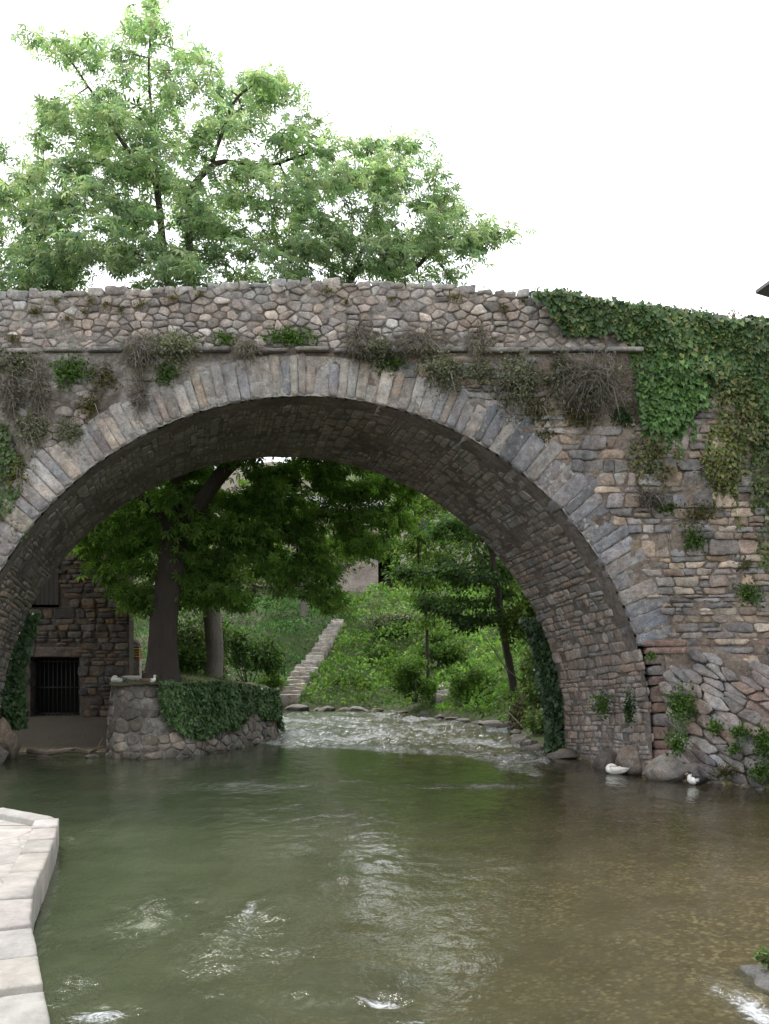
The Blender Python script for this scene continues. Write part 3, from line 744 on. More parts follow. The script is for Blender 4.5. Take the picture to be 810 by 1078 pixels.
# rapids: bounded downstream by a slanting line
lineY = np.interp(WX, [-5, -3.0, -1.5, -.1, 1.5, 2.1, 2.7, 3.2, 3.8], [22, 22.4, 21.6, 20.7, 20.2, 18., 16.2, 18., 21.5])
rap = sstep(-.5, .7, WY-lineY+edge_n*1.2)*sstep(36.5, 34, WY-np.clip(WX, -6, 0)*.2+np.clip(WX,0,4)*1.5)
turb = .9*rap*np.clip(1-.0*WX, 0, 1)
foam = (.20+.44*np.clip(.5+fbm(xyz(WX*.8, WY*.8, 0), 1.1, 3, 77)*1.4, 0, 1))*rap+.10*spot(575, 812, 40, 6)+.35*spot(280, 783, 50, 5)  # rapids: real foam plus sky sparkle painted through the same mask
for (cx, cy, rx, ry, a, f) in [(165, 965, 45, 28, .9, .36), (250, 985, 50, 36, 1.1, .50), (235, 1010, 50, 10, .9, .5), (262, 960, 14, 16, 1., .62), (305, 1005, 60, 16, .6, .5), (360, 925, 12, 24, .6, .45), (330, 1050, 60, 12, .5, .15), (400, 1052, 40, 8, .9, .75), (160, 880, 30, 22, .3, .05), (85, 880, 18, 22, .5, .2),
                          (80, 1040, 25, 20, .7, .5), (105, 1072, 44, 14, .9, .78), (795, 1062, 34, 34, .9, .78), (760, 1045, 24, 16, .9, .6), (430, 1075, 50, 8, .5, .5), (230, 1045, 50, 10, .4, .25), (650, 1000, 60, 12, .2, 0.), (520, 940, 60, 20, .15, 0), (705, 820, 40, 4, .3, 0.), (520, 828, 60, 3, .5, .25), (230, 828, 60, 4, .4, .2)]:
    s = spot(cx, cy, rx, ry); turb = np.maximum(turb, s*a); foam = np.maximum(foam, s*f)  # foreground patches mix real foam with painted glints of the white sky
foam = np.where(sdist(WX, WY) > -.12, 0, foam)
wz = turb*(.11*fbm(xyz(WX*1., WY*.8, 1), 2.2, 3, 31)+.07*np.abs(fbm(xyz(WX, WY*.7, 2), 6.0, 2, 41)))*1.5+.016*fbm(xyz(WX, WY*.7, 3), 1.3, 3, 51)+.011*fbm(xyz(WX, WY*.8, 3), 4.5, 3, 53)*(.35+.65*sstep(14, 7, WY))
wz = wz*np.where(WY < 12, .8, 1.)
i = np.arange(WX.size).reshape(WX.shape); q = np.stack([i[:-1, :-1], i[1:, :-1], i[1:, 1:], i[:-1, 1:]], -1).reshape(-1, 4)
tag(mesh('river_water', np.stack([WX.ravel(), WY.ravel(), wz.ravel()], -1), [q], M['water'], attrs={'turb': turb.ravel(), 'foam': foam.ravel()}), kind='structure')
# ------------------------------------------------------------------ quay on the near left
KO = np.array([(-9.5, 12.4), (-6.5, 11.75), (-4.53, 11.19), (-3.60, 10.47), (-3.30, 9.5), (-2.98, 8.33), (-2.69, 7.25), (-2.42, 6.45), (-2.2, 5.95), (-1.93, 5.3), (-1.63, 4.61), (-1.3, 3.2), (-1.1, 0), (-1., -6)])
def path(P):
    L = np.r_[0, np.cumsum(np.linalg.norm(np.diff(P, axis=0), axis=1))]
    def f(u):
        u = np.asarray(u, float); x = np.interp(u, L, P[:, 0]); y = np.interp(u, L, P[:, 1]); e = .06
        tx = np.interp(u+e, L, P[:, 0])-np.interp(u-e, L, P[:, 0]); ty = np.interp(u+e, L, P[:, 1])-np.interp(u-e, L, P[:, 1])
        n = np.hypot(tx, ty)+1e-9
        return x, y, tx/n, ty/n
    return f, L
def kerb_mat():
    g = G('pale_coping'); p_ = g.pos(); c = g.attr('Col')
    c = g.mix(1., c, g.ramp(g.noise(p_, 4, 9, .72), [(.3, .62), (.65, 1.12)]), 'MULTIPLY'); c = g.mix(g.ramp(g.noise(p_, 2.2, 6, .6), [(.60, 0.), (.68, .55)]), c, (.25, .215, .19))
    b = g.bump(g.noise(p_, 9, 8, .7), .02); b = g.bump(g.noise(p_, 70, 5, .7), .006, .8, b)
    bs = g.n('ShaderNodeBsdfPrincipled', Roughness=.85); g.link(c, bs.inputs['Base Color']); g.link(b, bs.inputs['Normal']); return g.out(bs.outputs[0])
M['kerb'] = kerb_mat()
kp, KL = path(KO)
quay = empty('quay_wall', (-3.6, 10.4, 0), 'low stone quay wall with pale coping stones and a mossy face', 'quay')
cutsK = [KL[1]]
while cutsK[-1] < KL[11]: cutsK.append(cutsK[-1]+random.uniform(.55, .95))
k3 = min(range(len(cutsK)), key=lambda i: abs(cutsK[i]-KL[3])); cutsK[k3] = KL[3]
for a, b in zip(cutsK[:-1], cutsK[1:]):
    mb = MB(); P = resample(np.array([[a, -.02], [b, -.02], [b, .25], [a, .25]]), 30)
    zt = .30+random.uniform(-.012, .012); col = pick([(.36, .34, .315), (.33, .31, .29), (.39, .37, .345), (.345, .325, .30)], .07)
    def mk(u, v, d, zt=zt):
        x, y, tx, ty = kp(u); return np.stack([x+ty*v, y-tx*v, zt-.05+d+0*x], -1)
    stones(mb, [P], mk, lambda u, v: col, gap=.007, h=(.05, .05), n=34, back=.24, rough=.003, rnd=1, tilt=.004)
    mb.build('coping_stone', M['kerb'], quay)
M['moss_wall'] = mortar_mat('mossy_wall', (.16, .16, .055), (.09, .085, .05), 2.5)
grid('wall_face', lambda u, v: (lambda r: np.stack([r[0]-r[3]*.03+r[3]*.08, r[1]+r[2]*.03-r[2]*.08, -.9+v*1.1], -1)+.012*np.stack([fbm(xyz(u*60, v*4, 0), 2, 3), 0*u, 0*u], -1))(kp(u*KL[11])), 260, 14, M['moss_wall'], quay)
# paving behind the coping
def pave_mat():
    g = G('paving'); p = g.pos(); v = g.vor(g.mapv(p, (1, 1, 1), (0, 0, .5)), 1.6, 'DISTANCE_TO_EDGE'); c = g.vor(g.mapv(p, (1, 1, 1), (0, 0, .5)), 1.6)
    hs = g.n('ShaderNodeHueSaturation', Saturation=.12, Value=1.); g.link(c.outputs['Color'], hs.inputs['Color'])
    col = g.mix(.25, (.35, .325, .305), hs.outputs[0], 'SOFT_LIGHT')
    col = g.mix(1., col, g.ramp(g.noise(p, 5, 8, .7), [(.3, .65), (.7, 1.15)]), 'MULTIPLY')
    col = g.mix(g.ramp(v.outputs[0], [(.0, .5), (.018, 0.)]), col, (.16, .14, .12))
    b = g.bump(g.ramp(v.outputs[0], [(0., 0.), (.04, 1.)]), .012); b = g.bump(g.noise(p, 30, 6), .006, 1., b)
    bs = g.n('ShaderNodeBsdfPrincipled', Roughness=.85); g.link(col, bs.inputs['Base Color']); g.link(b, bs.inputs['Normal']); return g.out(bs.outputs[0])
M['pave'] = pave_mat()
def fpave(u, v):
    x, y, tx, ty = kp(KL[1]+u*(KL[12]-KL[1])); w = .36+v*7; ex = x+ty*w; ey = y-tx*w
    return np.stack([np.minimum(x-.3, x+ty*w-0*v), y-tx*w*(1-v*.0), .235+0*x], -1)
# a simple strip-shaped sheet following the coping
US = np.linspace(KL[0], KL[12], 240); kx, ky, ktx, kty = kp(US)
inx = kx+kty*.2; iny = ky-ktx*.2
PV = []; 
for k in range(240): PV += [(inx[k], iny[k], .235), (min(inx[k]-.4, -14.), iny[k]-3.2*(iny[k] > 9.9)*0, .235)]
PV = np.array(PV); ii = np.arange(0, 478, 2)
tag(mesh('pavement', PV, [np.stack([ii, ii+1, ii+3, ii+2], -1)[:, ::-1]], M['pave']), kind='structure')
# ------------------------------------------------------------------ retaining wall of the promontory
PR = np.array([(-7.15, 25.0), (-6.3, 22.3), (-5.62, 19.75), (-5.35, 19.35), (-4.75, 19.15), (-4.3, 19.6), (-3.6, 20.9), (-3.1, 22.4), (-2.85, 23.7), (-2.95, 25.), (-3.6, 27.5), (-4.6, 28.8)])
pp_, PL = path(PR)
def ptop(x, y): return 1.50-.30*sstep(20, 24, y)*sstep(-6, -3, x)
rw = empty('retaining_wall', (-4.75, 19.2, 0), 'rough stone retaining wall holding up the bank under the chestnut tree', 'wall')
def mw(u, v, d):
    x, y, tx, ty = pp_(u); bat = .10*(1.4-np.asarray(v)) ; r = d+bat
    return np.stack([x-(-ty)*0+ty*0+(ty*-1)*0+(x*0)+ (-ty)*-0 + (y*0) + (ty*0) + (tx*0) + (ty)*r*1.0*SGN, y-tx*r*SGN, v+0*x], -1)
SGN = -1.
# outward normal test
_x, _y, _tx, _ty = pp_(PL[4]); 
if (_ty*SGN)*(0)+(-_tx*SGN)*(-1) < 0: SGN = 1.
mb = MB(); sd = course_seeds(.1, PL[-1]-.1, -.3, 1.5, (.12, .26), (.16, .42), .4); ps = []
for P, i in cells(sd, 1.4, box=(.02, PL[-1]-.1, -.3, 1.5)):
    u, v = sd[i]; x, y, _, _ = pp_(u)
    if v > ptop(x, y)-.06: continue
    if v > .45 and random.random() < .3: continue
    ps.append(P)
stones(mb, ps, mw, lambda u, v: pick([(.24, .22, .195), (.20, .19, .175), (.29, .265, .235), (.17, .155, .14)], .15)*(1.25 if v < .45 else .85), gap=.014, h=(.015, .05), n=13, rough=.02)
mb.build('wall_stones', M['stone'], rw)
grid('mortar_bed', lambda u, v: mw(u*PL[-1], -.8+v*(ptop(*pp_(u*PL[-1])[:2])+.8), .03*fbm(xyz(u*40, v*6, 1), 1.2, 4)), 300, 30, M['mortar'], rw)
def ptopf(u, v):
    x, y, tx, ty = pp_(u*PL[-1]); w = (.12-.75*v)
    return np.stack([x+ty*SGN*w, y-tx*SGN*w, ptop(x, y)-.01+.05*fbm(xyz(x, y, v), 3, 3)+.03*v], -1)
M['moss'] = mortar_mat('mossy_top', (.09, .10, .035), (.13, .115, .08), 2.)
grid('mossy_top', ptopf, 200, 10, M['moss'], rw)
# ------------------------------------------------------------------ stone building with gated doorway
bd = empty('stone_building', (-9.5, 25., .4), 'dark stone building with a barred doorway behind the left side of the arch', 'building')
BY = 25.0; dx0, dx1, dzt = -9.33, -8.03, 2.04; wx0, wx1, wz0, wz1 = -9.75, -8.62, 3.42, 4.75; BX1 = -6.72
mb = MB(); ps = []
for P, (x, z) in coursed(-17, BX1, .1, 8, (.08, .2), (.18, .5), .025, .15, .02):
    P = np.stack([np.minimum(P[:, 0], BX1-.003), P[:, 1]], 1)
    if x > BX1-.04: continue
    if dx0-.08 < x < dx1+.08 and z < dzt+.34: continue
    if wx0-.1 < x < wx1+.1 and wz0-.12 < z < wz1+.12: continue
    ps.append(P)
stones(mb, ps, lambda u, v, d: np.stack([u, BY-d, v], -1), lambda u, v: pick([(.13, .115, .10), (.105, .10, .095), (.15, .125, .10), (.18, .13, .09), (.09, .085, .085)], .2), gap=.012, h=(.01, .05), n=12, rough=.018)
mb.build('wall_stones', M['dark_wall'], bd)
mb = MB()
sh = np.array([-2.3, 8.])   # the side wall runs back to the left
def prism(xa, xb, za, zb, y0=BY+.01, dep=.45): mb.box((xa, y0, za), (xb, y0+dep, zb), (.12, .10, .085))
prism(-17, dx0, 0, 8); prism(dx0, dx1, dzt, wz0); prism(dx1, BX1, 0, wz0); prism(wx1, BX1, wz0, 8); prism(dx0, wx0 if wx0 > dx0 else dx0+.001, wz0, wz0+.001); prism(dx0, wx1, wz1, 8)
mb.add([(BX1, BY+.46, 0), (BX1+sh[0], BY+sh[1], 0), (BX1+sh[0], BY+sh[1], 8), (BX1, BY+.46, 8), (-17, BY+sh[1], 0), (-17, BY+sh[1], 8)], [[(0, 1, 2, 3), (1, 4, 5, 2)]], (.12, .10, .085))
mb.build('wall', M['dark_wall'], bd, smooth=False)
mb = MB(); stones(mb, [resample(np.array([[dx0-.25, dzt], [dx1+.3, dzt], [dx1+.3, dzt+.28], [dx0-.25, dzt+.28]]), 20)], lambda u, v, d: np.stack([u, BY-d, v], -1), lambda u, v: (.17, .14, .115), h=(.05, .05), back=.3, n=24)
mb.build('lintel', M['dark_wall'], bd)
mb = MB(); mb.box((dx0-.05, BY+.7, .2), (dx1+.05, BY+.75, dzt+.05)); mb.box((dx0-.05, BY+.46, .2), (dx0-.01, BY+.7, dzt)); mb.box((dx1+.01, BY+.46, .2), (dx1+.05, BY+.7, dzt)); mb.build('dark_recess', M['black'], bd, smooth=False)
gt = mesh('iron_gate', *(lambda m: (np.concatenate(m.V), [np.concatenate(v) for v in m.P.values()]))((lambda m: ([m.tube([(x, BY+.25, .42), (x, BY+.25, 2.0)], .013, 6) for x in np.arange(dx0+.06, dx1, .115)], [m.tube([(dx0, BY+.23, z), (dx1, BY+.23, z)], .018, 6) for z in (.55, 1.24, 1.93)], m)[-1])(MB())), M['iron'], bd)
fr = MB(); fr.box((wx0, BY+.02, wz0-.07), (wx1+.06, BY-.06, wz0)); fr.box((wx1-.03, BY-.03, wz0), (wx1+.05, BY+.1, wz1)); fr.box((wx0, BY-.03, wz1), (wx1+.05, BY+.1, wz1+.08)); fr.box((wx0-.02, BY-.03, wz0), (wx0+.05, BY+.1, wz1))
wnd = fr.build('window', M['wood'], bd, smooth=False)
sm = MB()
for k in range(9): sm.box((wx0+.06+k*.118, BY+.10+.006*(k % 2), wz0), (wx0+.17+k*.118, BY+.14, wz1), (.06, .05, .045))
s_ = sm.build('shutter', M['wood'], bd, smooth=False)
mb = MB(); mb.add([(-17.4, BY-.5, 7.8), (BX1+.4, BY-.5, 7.8), (BX1-1.1, BY+4, 10.), (-17.4, BY+4, 10.), (BX1-1.9, BY+8.4, 7.8), (-17.4, BY+8.4, 7.8), (-17.4, BY-.5, 7.65), (BX1+.4, BY-.5, 7.65)], [[(0, 1, 2, 3), (3, 2, 4, 5), (6, 7, 1, 0)]]); mb.build('roof', M['slate'], bd, smooth=False)
# ------------------------------------------------------------------ rocks
def ico(sub=3):
    import bmesh
    bm = bmesh.new(); bmesh.ops.create_icosphere(bm, subdivisions=sub, radius=1); V = np.array([v.co[:] for v in bm.verts]); Fc = np.array([[v.index for v in f.verts] for f in bm.faces]); bm.free(); return V, Fc
IV, IF = ico(4); IV2, IF2 = ico(2)
def rock_geo(c, size, seed, rotz=0., cut=5, V0=None, rough=.1):
    V = (IV if V0 is None else V0).copy(); r = np.random.default_rng(seed)
    for k in range(cut+3):
        n = r.normal(0, 1, 3); n /= np.linalg.norm(n); t = r.uniform(.55, .85); d = V@n; V -= np.maximum(d-t, 0)[:, None]*n
    V = V*(1+rough*fbm(V+seed*3.1, 1.8, 4)[:, None]*1.3)
    V = V*np.array(size); cz, s_ = math.cos(rotz), math.sin(rotz); V = np.stack([V[:, 0]*cz-V[:, 1]*s_, V[:, 0]*s_+V[:, 1]*cz, V[:, 2]], -1)
    return V+np.array(c)
def rock(c, size, label, group=None, col=(.24, .23, .22), seed=None, rotz=None, mat='wetrock', name='rock', small=False, rough=.16):
    seed = random.randrange(9999) if seed is None else seed; rz = random.uniform(0, 3) if rotz is None else rotz
    V = rock_geo(c, size, seed, rz, V0=IV2 if small else None, rough=rough); cc = np.array(col)*(1+.12*fbm(V, 3, 3, seed)[:, None]*2)
    return tag(mesh(name, V, [IF2 if small else IF], M[mat], None, cc, smooth=not small), label, 'rock', group)
# bedrock outcrop at the foot of the right abutment: tilted, fractured slabs
oc = empty('rock_outcrop', (6.2, 15.3, 0), 'tilted grey bedrock outcrop at the right foot of the bridge', 'rock outcrop')
ang = math.radians(-38); ca, sa = math.cos(ang), math.sin(ang)
def mo(u, v, d):
    x = 6.3+u*ca-v*sa; z = .9+u*sa+v*ca; dd = .06+.30*sstep(2.3, .4, z)*sstep(4.7, 5.6, x)
    return np.stack([x-.25*d, facey(x, z)-dd-d, z+.2*d], -1)
for (hr, wr, hh, tl, gp) in (((.07, .2), (.14, .5), (.01, .14), .32, .003),):
    mb = MB(); sd = course_seeds(-3.2, 3.2, -2.6, 2.6, hr, wr, .5); ps = []
    for P, i in cells(sd, 2.2):
        X = mo(*sd[i], 0.); x, z = X[0], X[2]
        if z < -.5 or x < 5.05-.25*z or z > 1.9+.25*max(0, x-6.2)+.2*math.sin(x*5) or x > 9: continue
        ps.append(P)
    stones(mb, ps, mo, lambda u, v: pick([(.27, .25, .25), (.23, .215, .215), (.30, .285, .275), (.19, .175, .175), (.25, .2, .175)], .14), gap=gp, h=hh, n=14, rough=.03, rnd=1, tilt=tl, back=.25)
    mb.build('slabs', M['rock'], oc)
def fo(u, v):
    x = 4.8+u*4.6; z = -.8+v*3.1; dd = .04+.30*sstep(2.3, .4, z)*sstep(4.7, 5.6, x)
    return np.stack([x, facey(x, z)-dd-.10*fbm(xyz(x*ca+z*sa, (-x*sa+z*ca)*2.5, 0), 1.8, 4), z], -1)
grid('bedrock', fo, 120, 90, M['mortar_r'], oc)
rock((4.75, 16.05, .18), (.42, .3, .30), 'pale grey boulder between the white duck and the black and white duck', None, (.33, .30, .27), 11, .2, 'rock')
rock((5.25, 15.95, .10), (.36, .26, .22), 'low flat boulder at the waterline right behind the black and white duck', None, (.25, .235, .225), 12, .1, 'rock')
rock((4.42, 16.9, .22), (.30, .34, .30), 'squat brown boulder at the inner corner of the right pier', None, (.23, .195, .165), 15, .7, 'rock')
rock((4.2, 17.8, .1), (.34, .5, .28), 'dark boulder against the inside of the right pier', None, (.17, .15, .135), 19, .1, 'rock')
rock((3.72, 19.6, -.0), (.5, .42, .16), 'flat ledge of rock at the far foot of the right pier', None, (.19, .165, .14), 21, .1)
rock((3.2, 20.5, .02), (.3, .3, .14), 'small flat rock at the edge of the rapids below the hanging ivy', None, (.14, .12, .105), 22, .4)
rock((-7.75, 19.3, .30), (.34, .4, .55), 'upright rounded boulder at the foot of the left side of the arch', None, (.24, .20, .16), 31, .4, 'rock')
rock((-7.7, 18.4, .05), (.45, .5, .35), 'broad pale boulder in the water at the left edge under the arch', None, (.26, .235, .21), 33, .4, 'rock')
for k, (x, y, s_, lb) in enumerate([(-6.9, 19.2, .16, 'dark stone at the water edge left of the drifted branch'), (-5.95, 19.35, .14, 'small stone at the foot of the retaining wall corner'), (-6.45, 19.05, .10, 'pale stone near the end of the drifted branch')]):
    rock((x, y, .0), (s_*1.5, s_, s_*.6), lb, None, (.16, .14, .12), 50+k, small=True)
xs = -4.5; k = 0
while xs < 3.4:
    yb = float(bankcurve(xs)); s_ = random.uniform(.16, .42)
    rock((xs, yb-.05, .02), (s_*1.5, s_, s_*.55), 'grey stone in the row edging the far bank', 'stones edging the far bank', pick([(.30, .275, .25), (.24, .22, .20), (.18, .165, .15)], .1), small=True); xs += s_*(1.6 if xs < 1.5 else 1.1)*(1.3); k += 1
for y in np.arange(20.9, 27, .55):
    x = 3.3+.28*math.sin(y*1.3)*.5+.04*(y-21)
    rock((x, y, .03), (random.uniform(.16, .34), .25, random.uniform(.1, .22)), 'dark stone along the shaded bank just past the right pier', 'stones along the shaded right bank', (.13, .115, .10), small=True)
# loose stones on the gravel foot of the outcrop
for k in range(14):
    x = 5.7+.16*k+random.uniform(-.05, .05); y = float(facey(x, .1))-.62-random.uniform(0, .25)
    rock((x, y, .0), (random.uniform(.05, .13), .08, random.uniform(.04, .08)), 'small pebble stone at the waterline in front of the outcrop', 'small stones below the outcrop', pick([(.33, .31, .28), (.24, .22, .2)], .15), small=True)
# stones just under / breaking the surface in the foreground
rock((-.25, 6.45, -.16), (.55, .35, .14), 'brown submerged rock under the foreground ripples', None, (.16, .11, .06), 61)
rock((.05, 5.62, -.10), (.26, .16, .10), 'small submerged rock under the white foam', None, (.15, .12, .07), 62)
rock((-1.2, 6.0, -.2), (.7, .3, .15), 'long submerged rock near the quay', None, (.10, .10, .05), 63)
rock((2.55, 6.15, -.02), (.30, .34, .09), 'wet rock carrying a small leafy plant at the lower right corner', None, (.30, .285, .26), 71, rough=.35)
# ------------------------------------------------------------------ stone steps on the far bank
def steps(name, label, A, B, n, w0, w1):
    r = empty(name, A, label, 'stone steps')
    for k in range(n):
        t = k/(n-1); p = np.array(A)+(np.array(B)-np.array(A))*t; w = (w0+(w1-w0)*t)*random.uniform(.8, 1.1)
        mb = MB(); P = resample(np.array([[-w/2, -.22], [w/2, -.2], [w/2, .2], [-w/2, .22]])+np.array([random.uniform(-.06, .06), 0]), 16)
        z = gh(p[0], p[1])+.16
        col = pick([(.36, .335, .30), (.30, .28, .25), (.41, .385, .35)], .12)
        stones(mb, [P], lambda u, v, d: np.stack([p[0]+u, p[1]+v, z+d], -1), lambda u, v: col, gap=.01, h=(.10, .16), n=16, back=.35, rough=.04, rnd=1, tilt=.12)
        mb.build('step', M['rock'], r)
steps('stone_steps', 'pale stone steps climbing the green far bank in a straight line', (-3.75, 36.9, 0.2), (-2.1, 42.9, 3.4), 26, 1.0, .6)
steps('stone_steps', 'short flight of four worn stones at the water edge right of the long steps', (2.05, 33.1, 0.2), (2.25, 34.2, .8), 4, .7, .4)
# ------------------------------------------------------------------ leafy cover helpers
def cover(name, label, cat, pos, nrm, size, pal, mat='weed', kind=None, group=None, tmpl=None, clump=.3, droop=-.3, parent=None, var=.2, spread=.5):
    n = len(pos); D, S, U = frames(n, np.array([0, 0, droop])+nrm*.35, nrm, spread)
    tm, pl = tmpl or (T_LEAF, P_LEAF); c = jitcol(n, pal, var, pos, clump)
    V, PP, CC = leafmesh(pos, D, S, U, rng.uniform(.45, 1.4, n)*size, tm, pl, c)
    o = mesh(name, V, PP, M[mat], parent, CC, smooth=False)
    if parent is None: tag(o, label, cat, group, kind)
    return o
# far slope weeds
n = 120000
x = rng.uniform(-26, 10, n); y = rng.uniform(27, 50, n); s = sdist(x, y)
isfar = (s > .15) & ((y > bankcurve(x)-.3)) & ((x > -40)) & (s < 15)
sx = -3.75+(y-36.9)*(1.65/6.); onstep = (np.abs(x-sx) < .48) & (y < 43.2) & (y > 36)
isfar &= ~onstep & ~((y > 33) & (x < -7) & (y < 37.0))
x, y, s = x[isfar], y[isfar], s[isfar]; left = x < -3.75+(y-36.9)*.275
z = hgt(x, y); bump = (.25+.75*np.maximum(0, fbm(xyz(x, y, 0), .8, 3, 61)+.15))*sstep(0, 1., s)
nearstep = sstep(.35, 1.1, np.abs(x-(-3.75+(y-36.9)*.275))); bump *= .25+.75*nearstep
pos = np.stack([x, y, z+bump*np.where(left, .6, 1.)+rng.uniform(-.1, .12, len(x))], -1)
for nm, lb, ct, msk, pal in (('ground_cover', 'dark green ivy cover on the far bank left of the long steps', 'ground cover', left, [(.03, .075, .022), (.045, .10, .03), (.06, .12, .035)]),
                            ('weeds', 'bright green nettles and weeds on the far bank right of the long steps', 'weeds', ~left, [(.06, .125, .025), (.08, .15, .03), (.05, .10, .025), (.11, .16, .04)])):
    P = pos[msk]; m = len(P)
    cover(nm, lb, ct, P, np.tile([0, -.6, .8], (m, 1)), .17 if nm == 'weeds' else .14, [tuple(v*2.0 for v in c_) for c_ in pal], kind='stuff', clump=.4, spread=.7, droop=.1 if nm == 'weeds' else -.3)
# grass and moss on the promontory
n = 9000; x = rng.uniform(-7.2, -2.8, n); y = rng.uniform(19.3, 30, n); ok = (sdist(x, y) > .05) & (x > np.interp(y, [19.4, 25.], [-5.65, -7.15])); x, y = x[ok], y[ok]
cover('grass', 'short mossy grass on top of the walled bank', 'grass', np.stack([x, y, hgt(x, y)+.015], -1), np.tile([0, 0, 1.], (len(x), 1)), .07, [(.07, .09, .025), (.10, .10, .04), (.05, .07, .02)], kind='stuff', tmpl=(T_BLADE, P_BLADE), droop=.9)
def bush(name, label, c, r, n, size, pal, cat='bush', group=None, mat='weed', tmpl=None, clump=.35, stems=7, twig=(.10, .085, .07)):
    root = empty(name, (c[0], c[1], c[2]-r[2]), label, cat, group)
    v = rng.normal(0, 1, (n, 3)); v /= np.linalg.norm(v, axis=1)[:, None]
    rad = (.55+.75*fbm(v, 1.9, 3, random.randrange(999)))*rng.uniform(.35, 1., n)**.5
    nl = 9; lo = rng.uniform(-1, 1, (nl, 3))*np.array([.75, .6, .55]); lr = rng.uniform(.35, .75, nl); w_ = rng.integers(0, nl, n)
    pos = np.array(c)+(lo[w_]+v*(rad*lr[w_]*1.25)[:, None])*np.array(r)
    sp_ = rng.random(n) < .12; pos[sp_, 2] += rng.uniform(0, .45, sp_.sum())*r[2]
    g0 = hgt(pos[:, 0], pos[:, 1]); pos[:, 2] = np.maximum(pos[:, 2], g0+.02)
    cover('foliage', None, None, pos, v, size, pal, mat, parent=root, tmpl=tmpl, clump=clump)
    mb = MB()
    for k in range(stems):
        a = rng.normal(0, .45, 3); a[2] = abs(a[2])*.4+.3; b = np.array([c[0], c[1], c[2]-r[2]])
        mb.tube([b+np.array([a[0]*.15, a[1]*.15, -.1]), b+a*np.array(r)*.8, b+a*np.array(r)*np.array([1.5, 1.5, 2.6])], [.03, .02, .008], 5, twig)
    mb.build('stem', M['twig'], root); return root
GRN = [(.065, .13, .03), (.09, .165, .04), (.13, .21, .06)]; DK = [(.035, .08, .024), (.055, .11, .032)]; PALE = [(.10, .15, .06), (.14, .19, .09), (.07, .11, .045)]
NET = [(.10, .19, .035), (.13, .23, .05), (.08, .15, .03)]
bush('bush', 'light green bush right behind the chestnut trunk', W(207, 690, 29.6), (1.2, 1.0, 1.3), 6500, .12, PALE+GRN)
bush('bush', 'dark rounded bush between the chestnut trunk and the pale trunk', W(196, 703, 28.4), (.9, .7, .75), 4000, .10, DK+GRN)
bush('bush', 'fern clump at the foot of the ivy slope left of the long steps', W(285, 722, 37.4), (.7, .5, .5), 1800, .12, NET, stems=3)
bush('bush', 'dense green bush right of the pale trunk', W(262, 690, 36), (1.5, 1.1, 1.2), 5000, .15, DK+GRN)
bush('bush', 'yellow green lit bush beside the right pier', W(568, 655, 27.5), (1.0, 1.1, 1.9), 9000, .12, [(.10, .17, .03), (.13, .20, .04), (.07, .12, .025)])
bush('bush', 'tall fresh nettles standing in front of the thin young trunk', W(438, 712, 33.6), (1.1, .6, .8), 3500, .13, NET, stems=3)
bush('bush', 'dark green bush on the slope just right of the long steps', W(398, 690, 39.5), (.9, .7, .55), 2600, .14, GRN, stems=3)
bush('bush', 'yellowish low bush at the bottom of the slope right of the long steps', W(372, 722, 37.6), (1.1, .5, .5), 2600, .12, [(.15, .21, .04), (.18, .22, .06)], stems=3)
bush('bush', 'bright leafy bush beside the short flight of worn stones', W(498, 722, 31.5), (.8, .7, .7), 3000, .12, NET, stems=3)
bush('bush', 'broad green bush halfway up the slope left of the slender tree', W(470, 680, 36.5), (1.3, .8, .7), 3400, .14, GRN+NET, stems=3)
bush('bush', 'low trailing weeds on the shaded ledge behind the right pier', (3.95, 22.2, .5), (.6, 1.6, .5), 5000, .09, GRN+[(.11, .10, .05)], stems=3)
bush('bush', 'brownish undergrowth at the foot of the slender tree', W(558, 752, 25.), (.65, 1.2, .75), 4500, .10, [(.10, .085, .05), (.07, .08, .03), (.13, .10, .065)])
bush('bush', 'green undergrowth beside the hanging ivy past the right pier', W(573, 720, 24.), (.55, .9, 1.1), 5000, .10, GRN+[(.10, .10, .05)])
bush('bush', 'grey green shrub with pale flowers above the far bank', W(425, 655, 41), (1.5, 1.0, .8), 4500, .14, PALE+[(.30, .30, .24)])
# ------------------------------------------------------------------ background trees
def attr_blobs(blobs, Y, dens=22):
    out = []
    for (px, py, rx, ry, dy) in blobs:
        n = int(8+rx*ry/1000*dens); v = rng.normal(0, 1, (n, 3)); v /= np.linalg.norm(v, axis=1)[:, None]; v *= rng.uniform(0, 1, (n, 1))**.4
        out.append(np.stack([(px+v[:, 0]*rx-HX)*(Y+dy)/F, Y+dy+v[:, 1]*rx*Y/F, CZ+(HY-py-v[:, 2]*ry)*(Y+dy)/F], -1))
    return np.concatenate(out)
def ft(label, Y, trunk, blobs, r0, nl, ls, pal, bark='bark', name='tree', tmpl=(T_LEAF, P_LEAF), dens=22, spread=.3, clump=.3, group=None):
    b = W(trunk[0][0], trunk[0][1], Y); b[2] = gh(b[0], b[1])-.05; pts = [b]+[W(px, py, Y) for px, py in trunk[1:]]
    if pts[1][2] < b[2]+.2: pts[1][2] = b[2]+.3
    return make_tree(name, label, 'tree', [(None, pts)], attr_blobs(blobs, Y, dens), r0, None, ls, nl, pal, bark, group, kill=.9, D=.4, tmpl=tmpl, spread=spread, clump=clump, infl=9., flare=.3, rtip=.01, tip=.05)
